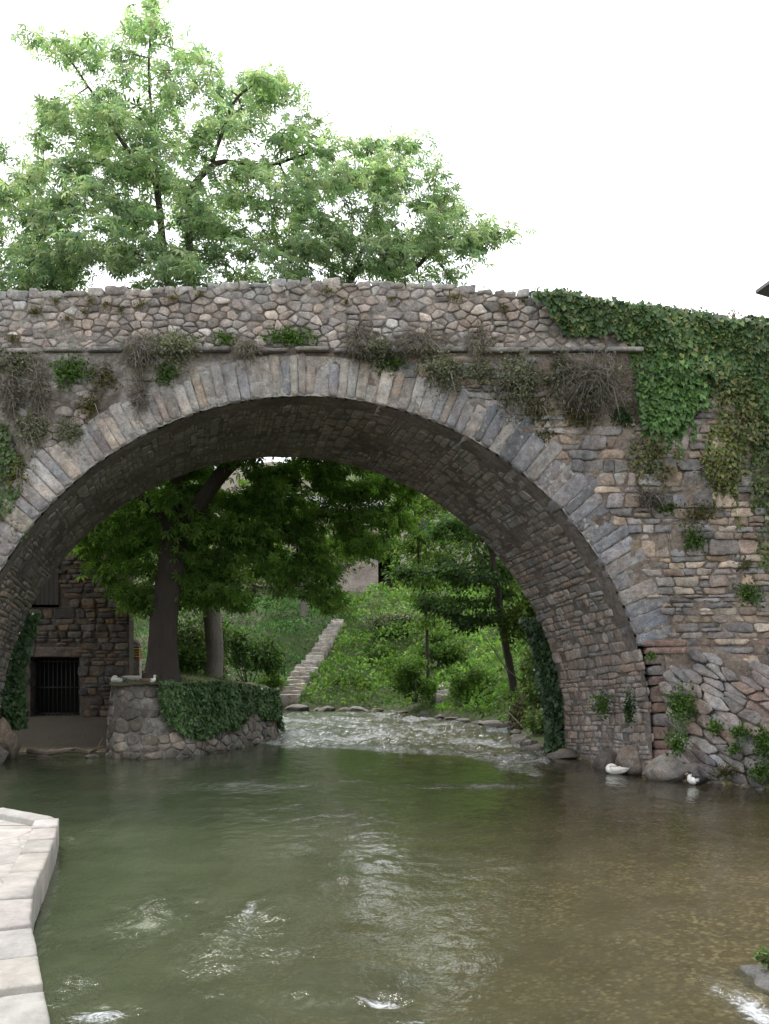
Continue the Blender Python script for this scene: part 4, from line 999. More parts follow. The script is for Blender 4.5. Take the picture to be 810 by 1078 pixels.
ft('slender dark tree leaning left on the bank beside the right pier', 28.5, [(545, 742), (539, 715), (531, 670), (526, 630), (520, 585), (505, 550)],
   [(500, 560, 60, 40, 0), (470, 610, 50, 30, -.3), (445, 640, 40, 22, -.3), (530, 590, 40, 45, .3), (550, 560, 40, 40, 0), (420, 600, 20, 20, 0), (480, 650, 40, 22, -.5), (510, 630, 40, 24, -.6), (545, 520, 60, 40, 0)], .12, 15000, .13, DK+[(.05, .09, .03)], dens=28, spread=.2)
ft('young bright green tree on the bank seen through the middle of the arch', 34, [(452, 700), (448, 640), (442, 590), (438, 540), (432, 500)],
   [(445, 560, 34, 30, 0), (465, 600, 30, 26, 0), (430, 520, 40, 24, 0), (470, 540, 30, 26, 0), (440, 610, 30, 20, 0), (415, 560, 20, 20, 0), (480, 500, 50, 30, 0), (450, 640, 24, 18, 0)], .06, 8500, .15, [(.11, .19, .035), (.14, .22, .05), (.08, .14, .03)], dens=22, spread=.25)
ft('pale barked tree standing right of the chestnut on the same bank', 28.6, [(226, 715), (226, 690), (224, 660), (218, 620), (205, 570), (200, 520)],
   [(215, 600, 45, 35, 0), (190, 560, 45, 40, .5), (240, 560, 40, 40, .5), (260, 600, 26, 26, .3), (175, 620, 24, 22, .4)], .26, 7000, .15, PALE+GRN, 'bark_l', dens=22)
ft('thin grey trunked tree above the ivy slope left of the steps', 43.5, [(322, 668), (321, 645), (318, 610), (312, 570)],
   [(315, 580, 50, 34, 0), (280, 600, 40, 30, 0), (350, 590, 34, 30, 0), (300, 540, 60, 34, 0)], .16, 6000, .2, PALE+[(.16, .15, .12)], 'bark_l', dens=14)
for (lb, Y, x0, bl, pal) in [
    ('tall green tree in the wood behind the left part of the arch', 52, 170, [(150, 560, 70, 60, 0), (200, 600, 60, 40, -1), (160, 500, 70, 40, 0), (120, 620, 50, 40, 0)], GRN),
    ('broad pale green tree on the hill behind the chestnut branches', 56, 265, [(255, 600, 55, 45, 0), (300, 630, 55, 30, -1), (240, 640, 50, 30, 0)], PALE),
    ('bright green tree on the hill seen through the middle of the arch', 62, 395, [(390, 590, 40, 36, 0), (420, 545, 30, 22, 0), (350, 600, 40, 36, 0)], GRN),
    ('dark tree on the hill behind the slender tree', 50, 500, [(480, 590, 60, 60, 0), (530, 560, 60, 60, 0), (500, 520, 80, 40, 0), (470, 640, 60, 40, -1)], DK+GRN),
    ('yellow green tree on the hill at the right side of the arch', 45, 575, [(570, 600, 50, 70, 0), (600, 540, 60, 60, 0), (545, 650, 50, 50, 0), (620, 640, 50, 70, 0)], [(.09, .14, .03), (.12, .18, .04), (.06, .10, .02)])]:
    ft(lb, Y, [(x0, 660), (x0, 640), (x0+4, 600)], bl, .25, 7500, .30, pal, group='trees on the hill beyond the river', dens=14, spread=.6, clump=.4)
# ------------------------------------------------------------------ houses and walls far behind
M['stucco'] = mortar_mat('pale_stucco', (.50, .44, .40), (.36, .30, .27), 1.)
M['pane'] = plain('dark_pane', (.03, .035, .04), .2, 0, .1)
def house(label, xa, xb, Y, zb, zt, dep, wins, col='stucco'):
    r = empty('house', ((xa+xb)/2, Y, zb), label, 'house')
    mb = MB(); mb.box((xa, Y, zb-1), (xb, Y+dep, zt)); mb.build('wall', M[col], r, smooth=False)
    mb = MB(); xm = (xa+xb)/2; ym = Y+dep/2; h = 1.6
    mb.add([(xa-.4, Y-.5, zt), (xb+.4, Y-.5, zt), (xb+.4, ym, zt+h), (xa-.4, ym, zt+h), (xb+.4, Y+dep+.5, zt), (xa-.4, Y+dep+.5, zt), (xa-.4, Y-.5, zt-.15), (xb+.4, Y-.5, zt-.15)], [[(0, 1, 2, 3), (3, 2, 4, 5), (6, 7, 1, 0)], [(0, 3, 5), (1, 4, 2)]]); mb.build('roof', M['slate'], r, smooth=False)
    for (wx, wz) in wins:
        mb = MB(); mb.box((wx-.5, Y-.04, wz-.7), (wx+.5, Y-.003, wz+.7)); w = mb.build('window', M['wood'], r, smooth=False)
        mb = MB(); mb.box((wx-.4, Y-.06, wz-.6), (wx+.4, Y-.042, wz+.6)); mb.build('pane', M['pane'], r, smooth=False)
    return r
house('pale stuccoed house on the hill glimpsed through the chestnut leaves', -8.5, -.4, 60, 5.2, 11.2, 8, [(-7, 8.8), (-4.4, 8.8), (-1.8, 8.8), (-4.4, 6.6)])
house('pinkish pale house on the hill behind the young bright green tree', 1., 6.5, 57, 5.0, 12.2, 8, [(2.4, 9.6), (4.6, 9.6)])
tw = empty('garden_wall', (.9, 46, 4.4), 'low pale garden wall at the top of the far bank', 'wall')
mb = MB(); sd = course_seeds(-.6, 3.4, 4.0, 5.2, (.15, .3), (.25, .6), .3)
stones(mb, [P for P, i in cells(sd, 1.8, box=(-.6, 3.4, 4., 5.2))], lambda u, v, d: np.stack([u, 46-d, v], -1), lambda u, v: pick([(.42, .37, .34), (.36, .32, .29)], .1), n=10, h=(.02, .06))
mb.build('wall_stones', M['rock'], tw); mb = MB(); mb.box((-.6, 46.01, 3.6), (3.4, 46.4, 5.18)); mb.build('core', M['stucco'], tw, smooth=False)
bp = empty('brick_pillar', (-8.12, 31.0, 1.3), 'short red brick pillar with a pale cap between the dark building and the chestnut trunk', 'pillar')
mb = MB(); mb.box((-8.27, 30.9, 1.25), (-7.97, 31.2, 1.98), (.45, .40, .30)); mb.build('base', M['stucco'], bp, smooth=False)
M['brick'] = plain('red_brick', (.32, .07, .04), .9)
mb = MB()
for k in range(5): mb.box((-8.25+.01*(k % 2), 30.92, 1.98+k*.085), (-7.99, 31.18, 2.05+k*.085))
mb.build('brickwork', M['brick'], bp, smooth=False)
mb = MB(); mb.box((-8.29, 30.88, 2.41), (-7.95, 31.22, 2.47)); mb.tube([(-8.12, 31.05, 2.47), (-8.12, 31.05, 2.55), (-8.12, 31.05, 2.66)], [.1, .11, .02], 10); mb.build('cap', M['stucco'], bp, smooth=False)
# eave of a house at the right edge, above the ivy
ev = empty('house', (12.6, 27, 0), 'house beyond the bridge of which only a dark slate eave shows at the right edge', 'house')
mb = MB(); E0 = W(795.5, 309, 27); 
a = np.array([E0[0], 27, E0[2]])
b_ = a+np.array([.7, -5., 0]); c_ = a+np.array([7., 4.2, 0]); up = np.array([0, 0, .09]); rg = a+np.array([6., -2.4, 1.9])
mb.add([a, b_, c_, a+up, b_+up, c_+up, rg, (b_+c_)/2+[3, -1, 0]], [[(0, 2, 1), (3, 4, 6), (3, 6, 5), (1, 2, 7)], [(0, 1, 4, 3), (0, 3, 5, 2)]])
mb.build('roof', M['slate'], ev, smooth=False)
mb = MB(); mb.box((a[0]+2.6, 26., 0), (a[0]+9, 31, a[2]+.02)); mb.build('wall', M['stucco'], ev, smooth=False)
# ------------------------------------------------------------------ drifted branch
mb = MB()
def gy_(x, y): return max(gh(x, y), 0)+.05
pts = np.array([(-7.35, 19.55, .12), (-6.9, 19.5, .08), (-6.5, 19.6, .14), (-6.05, 19.5, .10), (-5.8, 19.6, .22)])
mb.tube(pts, [.05, .055, .05, .04, .02], 7); mb.tube([pts[2], pts[2]+[.2, -.15, .05], pts[2]+[.42, -.2, .0]], [.03, .02, .01], 5); mb.tube([pts[3], pts[3]+[.2, -.1, .12], pts[3]+[.3, -.1, .3]], [.025, .015, .006], 5)
M['drift'] = plain('driftwood', (.14, .11, .085), .9); tag(mb.build('branch', M['drift']), 'pale drifted branch lying at the water edge below the barred doorway', 'branch')
# ------------------------------------------------------------------ ivy and wall plants
def on_face(px, py): 
    """a point of the bridge face from where it is seen in the photo frame"""
    x = (px-HX)*DF/F; z = CZ+(HY-py)*DF/F
    for _ in range(4): Y = facey(x, z); x = (px-HX)*Y/F; z = CZ+(HY-py)*Y/F
    return x, z, Y
def scatter_poly(poly, n):
    P = np.array(poly, float); lo, hi = P.min(0), P.max(0); out = []
    while sum(map(len, out)) < n:
        q = rng.uniform(lo, hi, (n*2, 2)); q = q[inpoly(q[:, 0], q[:, 1], P)]; out.append(q)
    return np.concatenate(out)[:n]
IVYD = [(.035, .085, .026), (.05, .105, .032), (.065, .125, .038), (.08, .14, .05)]
def ivy(label, poly, n, size, pal, thick=.16, jit=.35, name='ivy', tmpl=(T_IVY, P_IVY), over=0., clump=.3, holes=.2, gsc=1.6):
    q = scatter_poly(poly, n); x, z, Y = on_face(q[:, 0], q[:, 1])
    nn = fbm(xyz(x, 0, z), gsc, 4, random.randrange(99)); keep = nn > -.5+holes; x, z, Y, nn = x[keep], z[keep], Y[keep], nn[keep]
    x = x+rng.normal(0, .04, len(x)); z = z+rng.normal(0, .05, len(x)); 
    d = .04+thick*np.maximum(0, nn+.35)*rng.uniform(.5, 1.1, len(x)); nrm = np.tile([0, -1., .15], (len(x), 1))
    if over:
        m = len(x)//3; xo = rng.uniform(x.min(), x.max(), m); zt = ztop(xo)-.05
        zt2 = zt+over*(.4+.6*np.clip(.5+fbm(xyz(xo, 3, 0), 2.2, 3), 0, 1)); t = rng.uniform(0, 1, m)
        x = np.r_[x, xo]; Y = np.r_[Y, DF+t*.6]; d = np.r_[d, np.zeros(m)]; z = np.r_[z, zt2*np.sqrt(1-.5*t)+zt*(1-np.sqrt(1-.5*t))-.05]; nrm = np.r_[nrm, np.tile([0, -.3, 1.], (m, 1))]
    ns = int(n/90); sx_, sz_, sd_ = [], [], []
    for k in range(ns):
        j = random.choice(np.where(x > x.min()+(1.6 if over else 0))[0]); col_ = np.abs(x-x[j]) < .12; b0 = z[col_ & (Y > 0)].min(); xx = x[j]; zz = b0+.1; ln = random.uniform(.15, .7)
        for t_ in np.arange(0, ln, .022): xx += random.uniform(-.02, .02); sx_.append(xx+random.uniform(-.03, .03)); sz_.append(zz-t_); sd_.append(.04)
    if sx_:
        sx_ = np.array(sx_); sz_ = np.array(sz_); x = np.r_[x, sx_]; z = np.r_[z, sz_]; d = np.r_[d, sd_]; Y = np.r_[Y, facey(sx_, sz_)]; nrm = np.r_[nrm, np.tile([0, -1., .15], (len(sx_), 1))]
    pos = np.stack([x, Y-d, z], -1)
    root = empty(name, (float(x.mean()), float(DF), float(z.min())), label, 'ivy')
    cover('foliage', None, None, pos, nrm, size, pal, 'ivy', parent=root, tmpl=tmpl, clump=clump, droop=-.9, spread=jit)
    mb = MB()
    for k in range(max(4, n//300)):
        j = random.randrange(len(x)); p = np.array([x[j], Y[j]-.03, z[j]]); pts = [p]
        for _ in range(5): p = p+np.array([random.uniform(-.12, .12), 0, -random.uniform(.03, .12)]); p[1] = float(facey(p[0], p[2]))-.03; pts.append(p.copy())
        mb.tube(pts, [.012]*5+[.004], 4, (.07, .055, .045))
    mb.build('stem', M['twig'], root)
    return root
YEL = (.26, .27, .05)
ivy('dense dark ivy draped over the top of the right parapet', [(562, 310), (600, 313), (650, 321), (700, 328), (780, 341), (840, 345), (840, 450), (800, 440), (778, 402), (745, 396), (712, 378), (690, 368), (668, 356), (640, 347), (615, 352), (598, 352), (583, 334)], 9500, .085, IVYD*2+[(.10, .16, .04), (.15, .18, .05), (.12, .12, .05)], .26, over=.24, holes=-.3)
ivy('bright green ivy clump hanging below the right end of the string course', [(676, 388), (700, 370), (728, 380), (742, 402), (738, 425), (716, 450), (694, 458), (676, 446), (668, 418)], 1500, .085, [(.06, .13, .03), (.08, .16, .04), (.045, .10, .025)], .22, holes=-.2)
ivy('yellowing ivy shoots between the dark ivy and the bright clump', [(672, 345), (700, 340), (722, 352), (738, 372), (716, 384), (690, 372), (676, 360)], 420, .085, [YEL, (.16, .22, .05), (.09, .14, .03)], .34)
ivy('olive creeper under the dark ivy at the right edge', [(752, 398), (790, 400), (815, 430), (815, 470), (780, 462), (755, 445)], 900, .06, [(.08, .10, .025), (.12, .12, .035), (.05, .075, .02)], .22)
ivy('yellow green creeper on the wall below the bright ivy clump', [(745, 450), (790, 455), (790, 490), (770, 520), (745, 505), (735, 478)], 700, .06, [(.10, .13, .025), (.14, .14, .04), (.06, .09, .02)], .2)
ivy('thin rusty creeper in the middle of the right abutment', [(665, 460), (700, 458), (720, 480), (700, 510), (672, 500), (656, 478)], 420, .05, [(.09, .10, .025), (.13, .09, .035), (.06, .08, .02)], .15, holes=.1)
ivy('trailing green creeper along the right edge of the abutment', [(792, 470), (820, 470), (820, 620), (800, 590), (788, 540)], 800, .06, [(.05, .09, .02), (.09, .12, .03)], .2, holes=.1)
ivy('green ivy patch at the left edge beside the arch ring', [(-20, 435), (10, 450), (20, 480), (28, 510), (10, 540), (-20, 560)], 900, .06, [(.04, .08, .02), (.06, .10, .025)], .2, holes=0)
def ivy3(label, pos, nrm, size, pal, base):
    root = empty('ivy', base, label, 'ivy'); cover('foliage', None, None, pos, nrm, size, pal, 'ivy', parent=root, tmpl=(T_IVY, P_IVY), clump=.3, droop=-.8, spread=.4)
    mb = MB()
    for k in range(9):
        j = random.randrange(len(pos)); p = pos[j].copy(); mb.tube([p, p+[.03, .02, -.25], p+[-.02, 0, -.5]], [.012, .01, .004], 4, (.05, .04, .035))
    mb.build('stem', M['twig'], root)
# curtain behind the right pier
n = 4200; z = rng.uniform(.05, 2.9, n); edge = C1[0]+np.sqrt(np.maximum(R*R-np.maximum(z-C1[1], 0)**2, 0))
w = .42*(1-.25*z/2.9)+.12*fbm(xyz(z, 0, 0), 1.3, 2, 71); t = rng.uniform(-.3, 1, n)
pos = np.stack([edge-t*w, DB+.12+rng.uniform(-.1, .3, n), z], -1)
ivy3('dark ivy curtain hanging at the far edge of the right pier', pos, np.tile([-.5, -.8, .1], (n, 1)), .09, [(.022, .055, .02), (.035, .075, .026)], (3.6, 20.2, 0))
n = 2600; z = rng.uniform(.55, 3.0, n); edge = C1[0]-np.sqrt(np.maximum(R*R-np.maximum(z-C1[1], 0)**2, 0)); t = rng.uniform(-.3, 1, n)
pos = np.stack([edge+t*(.55-.13*z+.1*fbm(xyz(z, 0, 0), 1.5, 2, 72)), DB+.1+rng.uniform(-.1, .3, n), z], -1)
ivy3('green ivy hanging between the left side of the arch and the barred doorway', pos, np.tile([.5, -.8, .1], (n, 1)), .09, [(.03, .07, .02), (.045, .09, .03)], (-7.9, 20.2, .4))
n = 7500; u = rng.uniform(PL[4]+.15, PL[9], n); v = rng.uniform(0, 1, n); x, y, tx, ty = pp_(u)
low_ = np.interp(u, [PL[4], PL[4]+.7, PL[5]+.8, PL[7], PL[8], PL[9]], [1.2, .55, .45, .75, .35, .05])+.25*fbm(xyz(u, 0, 0), 1.4, 3, 73)
tpz = ptop(x, y)+.06; z = low_+(tpz-low_)*v; X = mw(u, z, .05+.16*np.clip(fbm(xyz(u, z, 0), 1.6, 3, 74)+.4, 0, 1))
ivy3('dark ivy spilling over the river side of the retaining wall', X, np.stack([ty*SGN, -tx*SGN, 0*x+.3], -1), .085, IVYD, (-3.9, 20.4, .3))
# tufts growing out of the joints
PAL = {'heath': [(.20, .17, .17), (.16, .16, .11), (.24, .20, .20), (.12, .135, .07)], 'grey': [(.16, .18, .11), (.20, .215, .14), (.18, .165, .145), (.11, .14, .065)],
       'green': [(.06, .12, .025), (.09, .16, .035), (.045, .09, .02)], 'olive': [(.10, .105, .03), (.14, .12, .045), (.065, .085, .025)], 'moss': [(.10, .10, .03), (.13, .125, .04), (.07, .08, .025)], 'dark': [(.03, .065, .025), (.045, .085, .03)]}
def tuft(kind, px, py, w, h, what, dens=1., surf=None):
    x0, z0, Y0 = (on_face(px, py) if surf is None else surf); s = DF/F; rw_, rh = w*s/2, h*s/2
    out = {'heath': .42, 'grey': .38, 'green': .28, 'olive': .2, 'moss': .10, 'dark': .22}[kind]*min(rw_, rh)*1.9+.03
    root = empty('wall_plant', (x0, Y0, z0), what, 'plant', 'plants rooted in the bridge joints')
    n = int(dens*w*h*(.75 if kind in ('heath', 'grey') else .5))+40
    v = rng.normal(0, 1, (n, 3)); v /= np.linalg.norm(v, axis=1)[:, None]; v *= (rng.uniform(0, 1, (n, 1))**.75)*(1+.9*fbm(v, 2.2, 2, random.randrange(999))[:, None])
    v[:, 2] = np.where((v[:, 2] < 0) & (kind in ('heath', 'grey')), v[:, 2]*rng.uniform(.6, 1.9, n)*(1-.4*np.abs(v[:, 0])), v[:, 2])
    pos = np.stack([x0+v[:, 0]*rw_, np.zeros(n), z0+v[:, 2]*rh], -1)
    fy = facey(pos[:, 0], pos[:, 2]) if surf is None else np.full(n, Y0)
    if surf is None: fy = np.where(np.abs(pos[:, 2]-(ZS+.04)) < .1, fy-.08, fy)
    pos[:, 1] = fy-.01-np.abs(v[:, 1])*out
    tm = (T_LEAF, P_LEAF) if kind != 'heath' else (T_BLADE, P_BLADE)
    nrm = np.stack([v[:, 0], -np.abs(v[:, 1])-.4, v[:, 2]*.6+.3], -1)
    cover('foliage', None, None, pos, nrm, {'heath': .095, 'grey': .05, 'green': .055, 'olive': .045, 'moss': .028, 'dark': .055}[kind], PAL[kind], 'weed', parent=root, tmpl=tm, clump=.35, droop=-.1 if kind != 'heath' else -.75, spread=.7)
    if kind in ('heath', 'grey', 'olive'):
        mb = MB(); m = int((w*h)**.5*(1.1 if kind == 'heath' else .5))
        for k in range(m):
            e = pos[random.randrange(n)]; b = np.array([x0+random.uniform(-.3, .3)*rw_, float(Y0), z0+random.uniform(-.2, .5)*rh]); mid = (b+e)/2+[0, -out*.5, .03]
            mb.tube([b, mid, e, e+(e-mid)*.5+[0, 0, -.05*(kind == 'heath')]], [.008, .006, .005, .003], 3, pick([(.20, .17, .17), (.15, .13, .12), (.26, .225, .22)], .1))
        mb.build('stem', M['twig'], root)
TUFTS = [('heath', 150, 372, 44, 50, 'dry purplish heather at the left of the string course'), ('heath', 148, 418, 22, 44, 'dead strands hanging below the left heather'), ('grey', 186, 368, 50, 40, 'grey green cushion plant beside the left heather'), ('green', 176, 395, 26, 26, 'small green sprig under the left cushion plant'),
 ('green', 238, 357, 24, 14, 'small bright tuft on the ledge left of the crown'), ('green', 306, 356, 56, 22, 'long bright green tuft on the ledge at the crown of the arch'), ('heath', 262, 368, 30, 24, 'pinkish dry stalks on the ledge left of the crown'),
 ('heath', 378, 362, 34, 48, 'dry heather on the ledge right of the crown'), ('grey', 398, 372, 34, 34, 'grey cushion next to the dry heather right of the crown'), ('green', 412, 384, 34, 20, 'bright green sprig below the ledge right of the crown'), ('heath', 440, 362, 60, 34, 'wide dry heather band above the ledge right of the crown'),
 ('grey', 466, 392, 54, 44, 'bushy grey green plant below the ledge right of the crown'), ('grey', 505, 392, 34, 30, 'small grey bush left of the wide heather'), ('heath', 505, 360, 30, 36, 'upright dry stalks against the parapet'), ('grey', 545, 402, 56, 60, 'large grey green bush over the right haunch of the ring'), ('olive', 566, 432, 34, 36, 'yellow green plant under the large grey bush'),
 ('heath', 622, 405, 76, 70, 'large round grey purple heather on the right spandrel'), ('olive', 610, 436, 50, 34, 'olive leaves beneath the large round heather'), ('grey', 590, 395, 30, 50, 'grey twiggy plant left of the large round heather'), ('olive', 572, 458, 24, 20, 'rusty creeper just above the ring at the right'), ('dark', 655, 440, 28, 26, 'dark green sprig right of the large round heather'),
 ('heath', 14, 415, 30, 60, 'dry hanging plant at the left edge of the wall'), ('heath', 44, 412, 30, 60, 'second dry hanging plant from the left edge'), ('grey', 20, 385, 50, 26, 'grey green plant near the left end of the ledge'), ('green', 75, 392, 44, 36, 'green patch between the dry plants at the left'), ('olive', 110, 398, 34, 32, 'olive patch under the left heather'), ('grey', 36, 452, 40, 36, 'grey moss patch low on the left spandrel'), ('olive', 96, 428, 30, 30, 'yellow moss patch above the ring at the left'), ('grey', 75, 455, 30, 30, 'grey plant touching the ring at the left'), ('olive', 20, 498, 30, 44, 'olive clump beside the ring at the left edge'),
 ('olive', 690, 476, 24, 20, 'small olive clump above the twig bundle'), ('heath', 684, 524, 36, 26, 'bundle of dead twigs sticking out of the right abutment'), ('olive', 735, 540, 46, 26, 'yellow green sprig right of the dead twigs'), ('green', 730, 568, 28, 34, 'green leafy clump in the middle of the right abutment'), ('green', 787, 626, 30, 28, 'round green plant near the right edge above the outcrop'), ('olive', 782, 594, 22, 18, 'small olive plant above the round green plant'), ('green', 700, 535, 30, 14, 'low green tuft under the dead twigs'), ('olive', 757, 500, 44, 40, 'reddish green creeper spot on the right abutment'),
 ('green', 716, 742, 36, 44, 'bright leafy plant at the upper left of the outcrop'), ('green', 712, 782, 24, 34, 'bright leafy plant above the black and white duck'), ('green', 634, 742, 24, 30, 'fresh fern on the inner face of the right pier'), ('dark', 662, 746, 14, 40, 'narrow dark plant at the corner of the right pier'), ('green', 752, 765, 18, 18, 'green sprig in the middle of the outcrop'), ('green', 778, 770, 24, 16, 'green sprig in a crack near the right of the outcrop'), ('green', 772, 788, 14, 14, 'tiny green sprig low on the outcrop'), ('green', 802, 782, 24, 40, 'green plant at the right edge of the outcrop'), ('green', 800, 812, 30, 22, 'green grass at the waterline right of the outcrop'), ('olive', 764, 812, 30, 14, 'yellowish weeds at the waterline below the outcrop'), ('green', 684, 690, 10, 12, 'tiny sprout between the long quoin stones')]
for k in TUFTS:
    surf = None; kind, px, py, w, h, lb = k
    if px > 700 and py > 715:
        x, z, Y = on_face(px, py); Y = Y-.45*float(sstep(2.3, .4, z))-.06; surf = ((px-HX)*Y/F, CZ+(HY-py)*Y/F, Y)
    if lb.startswith('fresh fern'): Y = 17.6; surf = ((px-HX)*Y/F, CZ+(HY-py)*Y/F, Y)
    if lb.startswith('narrow dark'): Y = 16.5; surf = ((px-HX)*Y/F, CZ+(HY-py)*Y/F, Y)
    tuft(kind, px, py, w*1.05, h*1.05, lb, 1.25, surf)
for (px, py, w, h) in [(38, 330, 16, 14), (60, 318, 14, 10), (72, 336, 14, 8), (90, 329, 10, 8), (96, 318, 12, 14), (112, 322, 14, 12), (128, 327, 12, 12), (150, 322, 20, 14), (183, 315, 26, 8), (212, 312, 10, 8), (15, 358, 24, 12), (345, 308, 20, 10), (412, 316, 10, 8), (480, 315, 22, 10), (530, 325, 14, 12), (550, 318, 12, 8), (365, 318, 8, 8)]:
    x, z, Y = on_face(px, py); tuft('moss', px, py, w, h, 'yellow green moss cushion in a joint of the parapet', 1.6, (x, z, DF-.05))
# rusty sprig on top of the ivy, and the plant in the lower right corner
def sprig(name, label, base, hgt_, n, col, ls, leafpal):
    root = empty(name, base, label, 'plant'); mb = MB(); tips = []
    for k in range(n):
        e = np.array(base)+[random.uniform(-.5, .5)*hgt_, random.uniform(-.3, .3)*hgt_, hgt_*random.uniform(.5, 1.)]; mb.tube([base, (np.array(base)+e)/2+[0, 0, hgt_*.1], e], [.008, .006, .003], 4, col); tips += [e, (np.array(base)+e)/2+[0, 0, hgt_*.1]]
    mb.build('stem', M['twig'], root); P = np.array(tips).repeat(4, 0)+rng.normal(0, hgt_*.1, (len(tips)*4, 3))
    cover('foliage', None, None, P, np.tile([0, -.5, .8], (len(P), 1)), ls, leafpal, 'weed', parent=root, droop=.1, spread=.8)
b = W(774, 336, 16.5); b[2] = float(ztop(b[0]))+.05
sprig('sprig', 'small reddish sprig sticking up above the ivy near the right edge', b, .26, 6, (.2, .12, .12), .05, [(.28, .16, .16), (.2, .15, .12)])
sprig('water_plant', 'small green leafy plant on the wet rock at the lower right corner', (2.5, 6.2, .05), .10, 9, (.12, .14, .06), .06, [(.14, .2, .07), (.2, .26, .12), (.10, .15, .05)])
# ------------------------------------------------------------------ water birds
def duck(label, loc, head, size, pose, cols, cat='duck'):
    """cols: function of local (x along body, y, z) -> colour; one continuous body, neck and head"""
    body = [(-.50, .08, .02, .02), (-.42, .04, .08, .05), (-.30, .0, .15, .11), (-.12, -.02, .18, .135), (.10, -.02, .185, .15), (.26, .01, .15, .135)]
    if pose == 'rest': neck = [(.34, .07, .10, .10), (.35, .16, .065, .07), (.33, .23, .06, .062), (.34, .275, .066, .066), (.385, .285, .06, .055), (.425, .27, .035, .032)]
    elif pose == 'stand': neck = [(.36, .08, .11, .105), (.41, .18, .07, .075), (.43, .28, .052, .058), (.44, .35, .06, .064), (.475, .375, .06, .056), (.52, .365, .035, .034)]
    else: neck = [(.30, .09, .10, .08), (.24, .17, .06, .06), (.14, .19, .06, .055), (.07, .175, .055, .05), (.02, .16, .04, .036), (-.01, .15, .02, .02)]
    B = np.array(body+neck)*size; z0 = .17*size if pose != 'stand' else .30*size
    c, s_ = math.cos(head), math.sin(head); Rm = np.array([[c, -s_, 0], [s_, c, 0], [0, 0, 1]]); L = np.array(loc)
    def tw(V): return (np.asarray(V)*1.)@Rm.T+L
    root = empty('duck', loc, label, cat)
    mb = MB(); pts = np.stack([B[:, 0], 0*B[:, 0], B[:, 1]+z0], -1)
    t = np.linspace(0, len(pts)-1, 44); ii = np.arange(len(pts)); pf = np.stack([np.interp(t, ii, pts[:, k]) for k in range(3)], -1); rf = np.stack([np.interp(t, ii, B[:, 2]), np.interp(t, ii, B[:, 3])], -1)
    for _ in range(2): pf[1:-1] = (pf[:-2]+2*pf[1:-1]+pf[2:])/4; rf[1:-1] = (rf[:-2]+2*rf[1:-1]+rf[2:])/4
    tg = np.gradient(pf, axis=0); tg /= np.linalg.norm(tg, axis=1)[:, None]+1e-9; A = np.tile([0, 1., 0], (44, 1)); Bn = np.cross(tg, A)
    th_ = np.arange(18)*2*PI/18; V = pf[:, None]+A[:, None]*(rf[:, :1]*np.cos(th_))[..., None]+Bn[:, None]*(rf[:, 1:]*np.sin(th_))[..., None]
    V = V.reshape(-1, 3); i = np.arange(43*18).reshape(43, 18); j = np.roll(i, -1, 1)
    col = np.array([cols(*(p/size)) for p in V])
    mesh('body', tw(V), [np.stack([i, j, j+18, i+18], -1).reshape(-1, 4), [list(range(18))[::-1]], [list(range(43*18, 44*18))]], M['attr'], root, col)
    e = pf[-1]; dr = tg[-3]; bl = MB(); bl.tube([e-dr*.015*size, e+dr*.05*size, e+dr*.11*size], np.array([[.026, .022], [.028, .012], [.014, .005]])*size, 8, (.5, .25, .06) if pose != 'x' else 0)
    bl.V = [tw(v) for v in bl.V]; bl.build('beak', M['attr'], root)
    for sd_ in (1, -1):
        m = MB(); p = pf[-6]+np.array([.01*size, sd_*rf[-6, 0]*.93, .015*size]); m.tube([p-[0, .004*size*sd_, 0], p, p+[0, .006*size*sd_, 0]], np.array([.006, .011, .004])*size, 8, (.01, .01, .01)); m.V = [tw(v) for v in m.V]; m.build('eye', M['attr'], root)
        m = MB(); wp = np.array([(.2, .155, .05), (.08, .19, .04), (-.12, .185, .05), (-.32, .13, .07), (-.5, .05, .085)])*size; wp[:, 1] *= sd_; wp[:, 2] += z0
        m.tube(wp, np.array([[.02, .05], [.03, .09], [.03, .085], [.022, .05], [.008, .012]])*size, 10, cols(-.2, sd_*.2, .3)); V0 = m.V[0]; m.C[0][:] = [cols(p[0]/size, p[1]/size, p[2]/size+.05) for p in V0]; m.V = [tw(v) for v in m.V]; m.build('wing', M['attr'], root)
        if pose == 'stand':
            m = MB(); lx = -.02*size; m.tube([(lx, sd_*.07*size, z0-.08*size), (lx+.01*size, sd_*.075*size, z0*.45), (lx, sd_*.075*size, .01)], np.array([.03, .014, .012])*size, 7, (.5, .28, .05))
            m.add([(lx-.02*size, sd_*.075*size, .012), (lx+.11*size, (sd_*.075+.05)*size, .006), (lx+.13*size, sd_*.075*size, .008), (lx+.11*size, (sd_*.075-.05)*size, .006)], [[(0, 1, 2, 3)]], (.5, .28, .05)); m.V = [tw(v) for v in m.V]; m.build('leg', M['attr'], root)
    return root
wht = lambda x, y, z: (.68, .67, .64)
def bw(x, y, z): return (.7, .7, .68) if (x > .2 and z < .42) or x < -.5 else (.012, .012, .015)
def mal(x, y, z): return (.015, .02, .018) if x > .36 else ((.03, .03, .03) if x < -.38 else (.36, .35, .33) if z > .12 else (.25, .22, .2))
duck('white duck with its head tucked back resting in the shallows beside the right pier', (4.08, 16.75, -.01), 2.9, .47, 'tuck', wht)
duck('black and white duck resting at the waterline below the outcrop', (5.06, 15.35, -.01), 3.5, .46, 'rest', bw)
zi = lambda x, y: gh(x, y)+.02
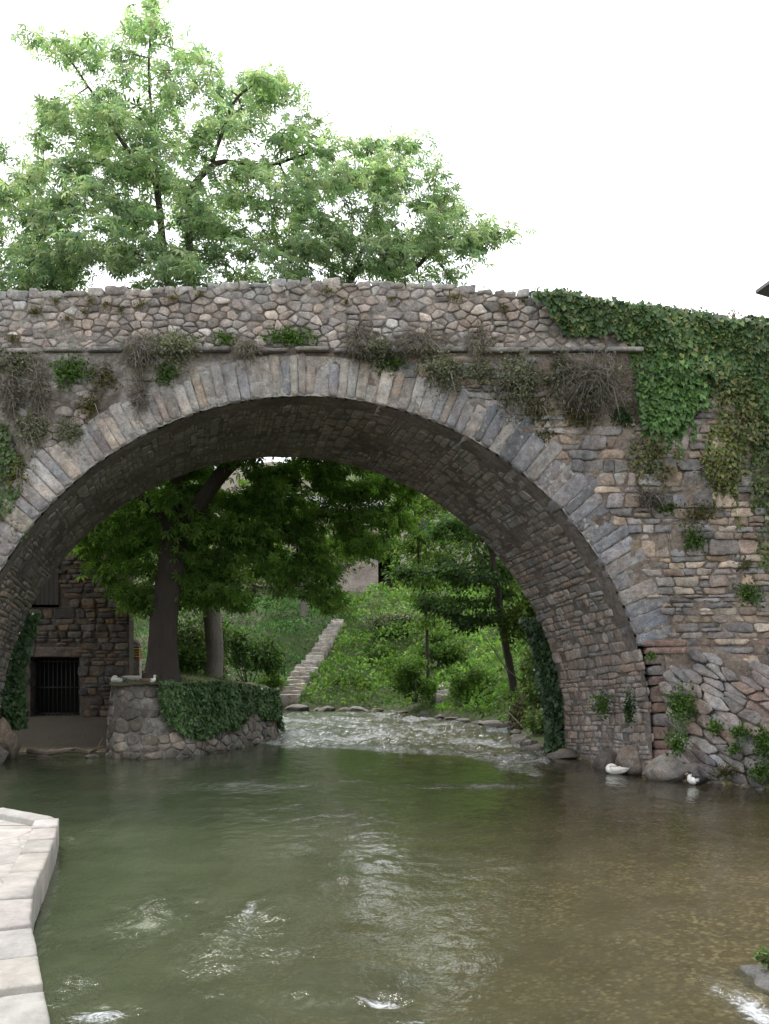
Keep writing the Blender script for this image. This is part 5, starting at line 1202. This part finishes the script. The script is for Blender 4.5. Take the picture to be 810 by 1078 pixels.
duck('white duck resting at the left on top of the retaining wall', (-6.02, 21.4, max(zi(-6.02, 21.4), 1.45)), 2.6, .46, 'tuck', wht)
duck('grey duck with a dark head resting between the white duck and the chestnut trunk', (-5.66, 21.35, 1.47), .15, .56, 'rest', mal)
duck('small brown and white bird resting in front of the chestnut trunk', (-4.98, 20.05, 1.50), .2, .36, 'rest', lambda x, y, z: (.65, .64, .6) if x > .1 else (.16, .10, .07))
# ------------------------------------------------------------------ light
w = bpy.data.worlds.new('World'); SC.world = w; w.use_nodes = True; t = w.node_tree; t.nodes.clear()
EL, AZ = math.radians(56), math.radians(-35)      # sun high behind the bridge, a little to the left
sky = t.nodes.new('ShaderNodeTexSky'); sky.sky_type = 'NISHITA'; sky.sun_disc = False; sky.sun_elevation = EL; sky.sun_rotation = AZ
b1 = t.nodes.new('ShaderNodeBackground'); b1.inputs[1].default_value = .07; t.links.new(sky.outputs[0], b1.inputs[0])
b2 = t.nodes.new('ShaderNodeBackground'); b2.inputs[0].default_value = (1., .99, .975, 1); b2.inputs[1].default_value = 1.95     # bright cloud veil
ad = t.nodes.new('ShaderNodeAddShader'); t.links.new(b1.outputs[0], ad.inputs[0]); t.links.new(b2.outputs[0], ad.inputs[1])
t.links.new(ad.outputs[0], t.nodes.new('ShaderNodeOutputWorld').inputs[0])
sl = bpy.data.lights.new('sun', 'SUN'); sl.energy = 3.2; sl.angle = math.radians(12); sl.color = (1., .96, .9)
so = bpy.data.objects.new('sun', sl); COL.objects.link(so); so.location = (0, 0, 40)
sdv = Vector((math.sin(AZ)*math.cos(EL), math.cos(AZ)*math.cos(EL), math.sin(EL))); so.rotation_euler = sdv.to_track_quat('Z', 'Y').to_euler()
SC.view_settings.view_transform = 'Standard'; SC.view_settings.look = 'None'; SC.view_settings.exposure = 0
SC.render.engine = 'CYCLES'; cy = SC.cycles; cy.use_denoising = True; cy.max_bounces = 7; cy.transparent_max_bounces = 8; cy.diffuse_bounces = 4; cy.glossy_bounces = 3; cy.sample_clamp_indirect = 6; cy.caustics_reflective = False; cy.caustics_refractive = False
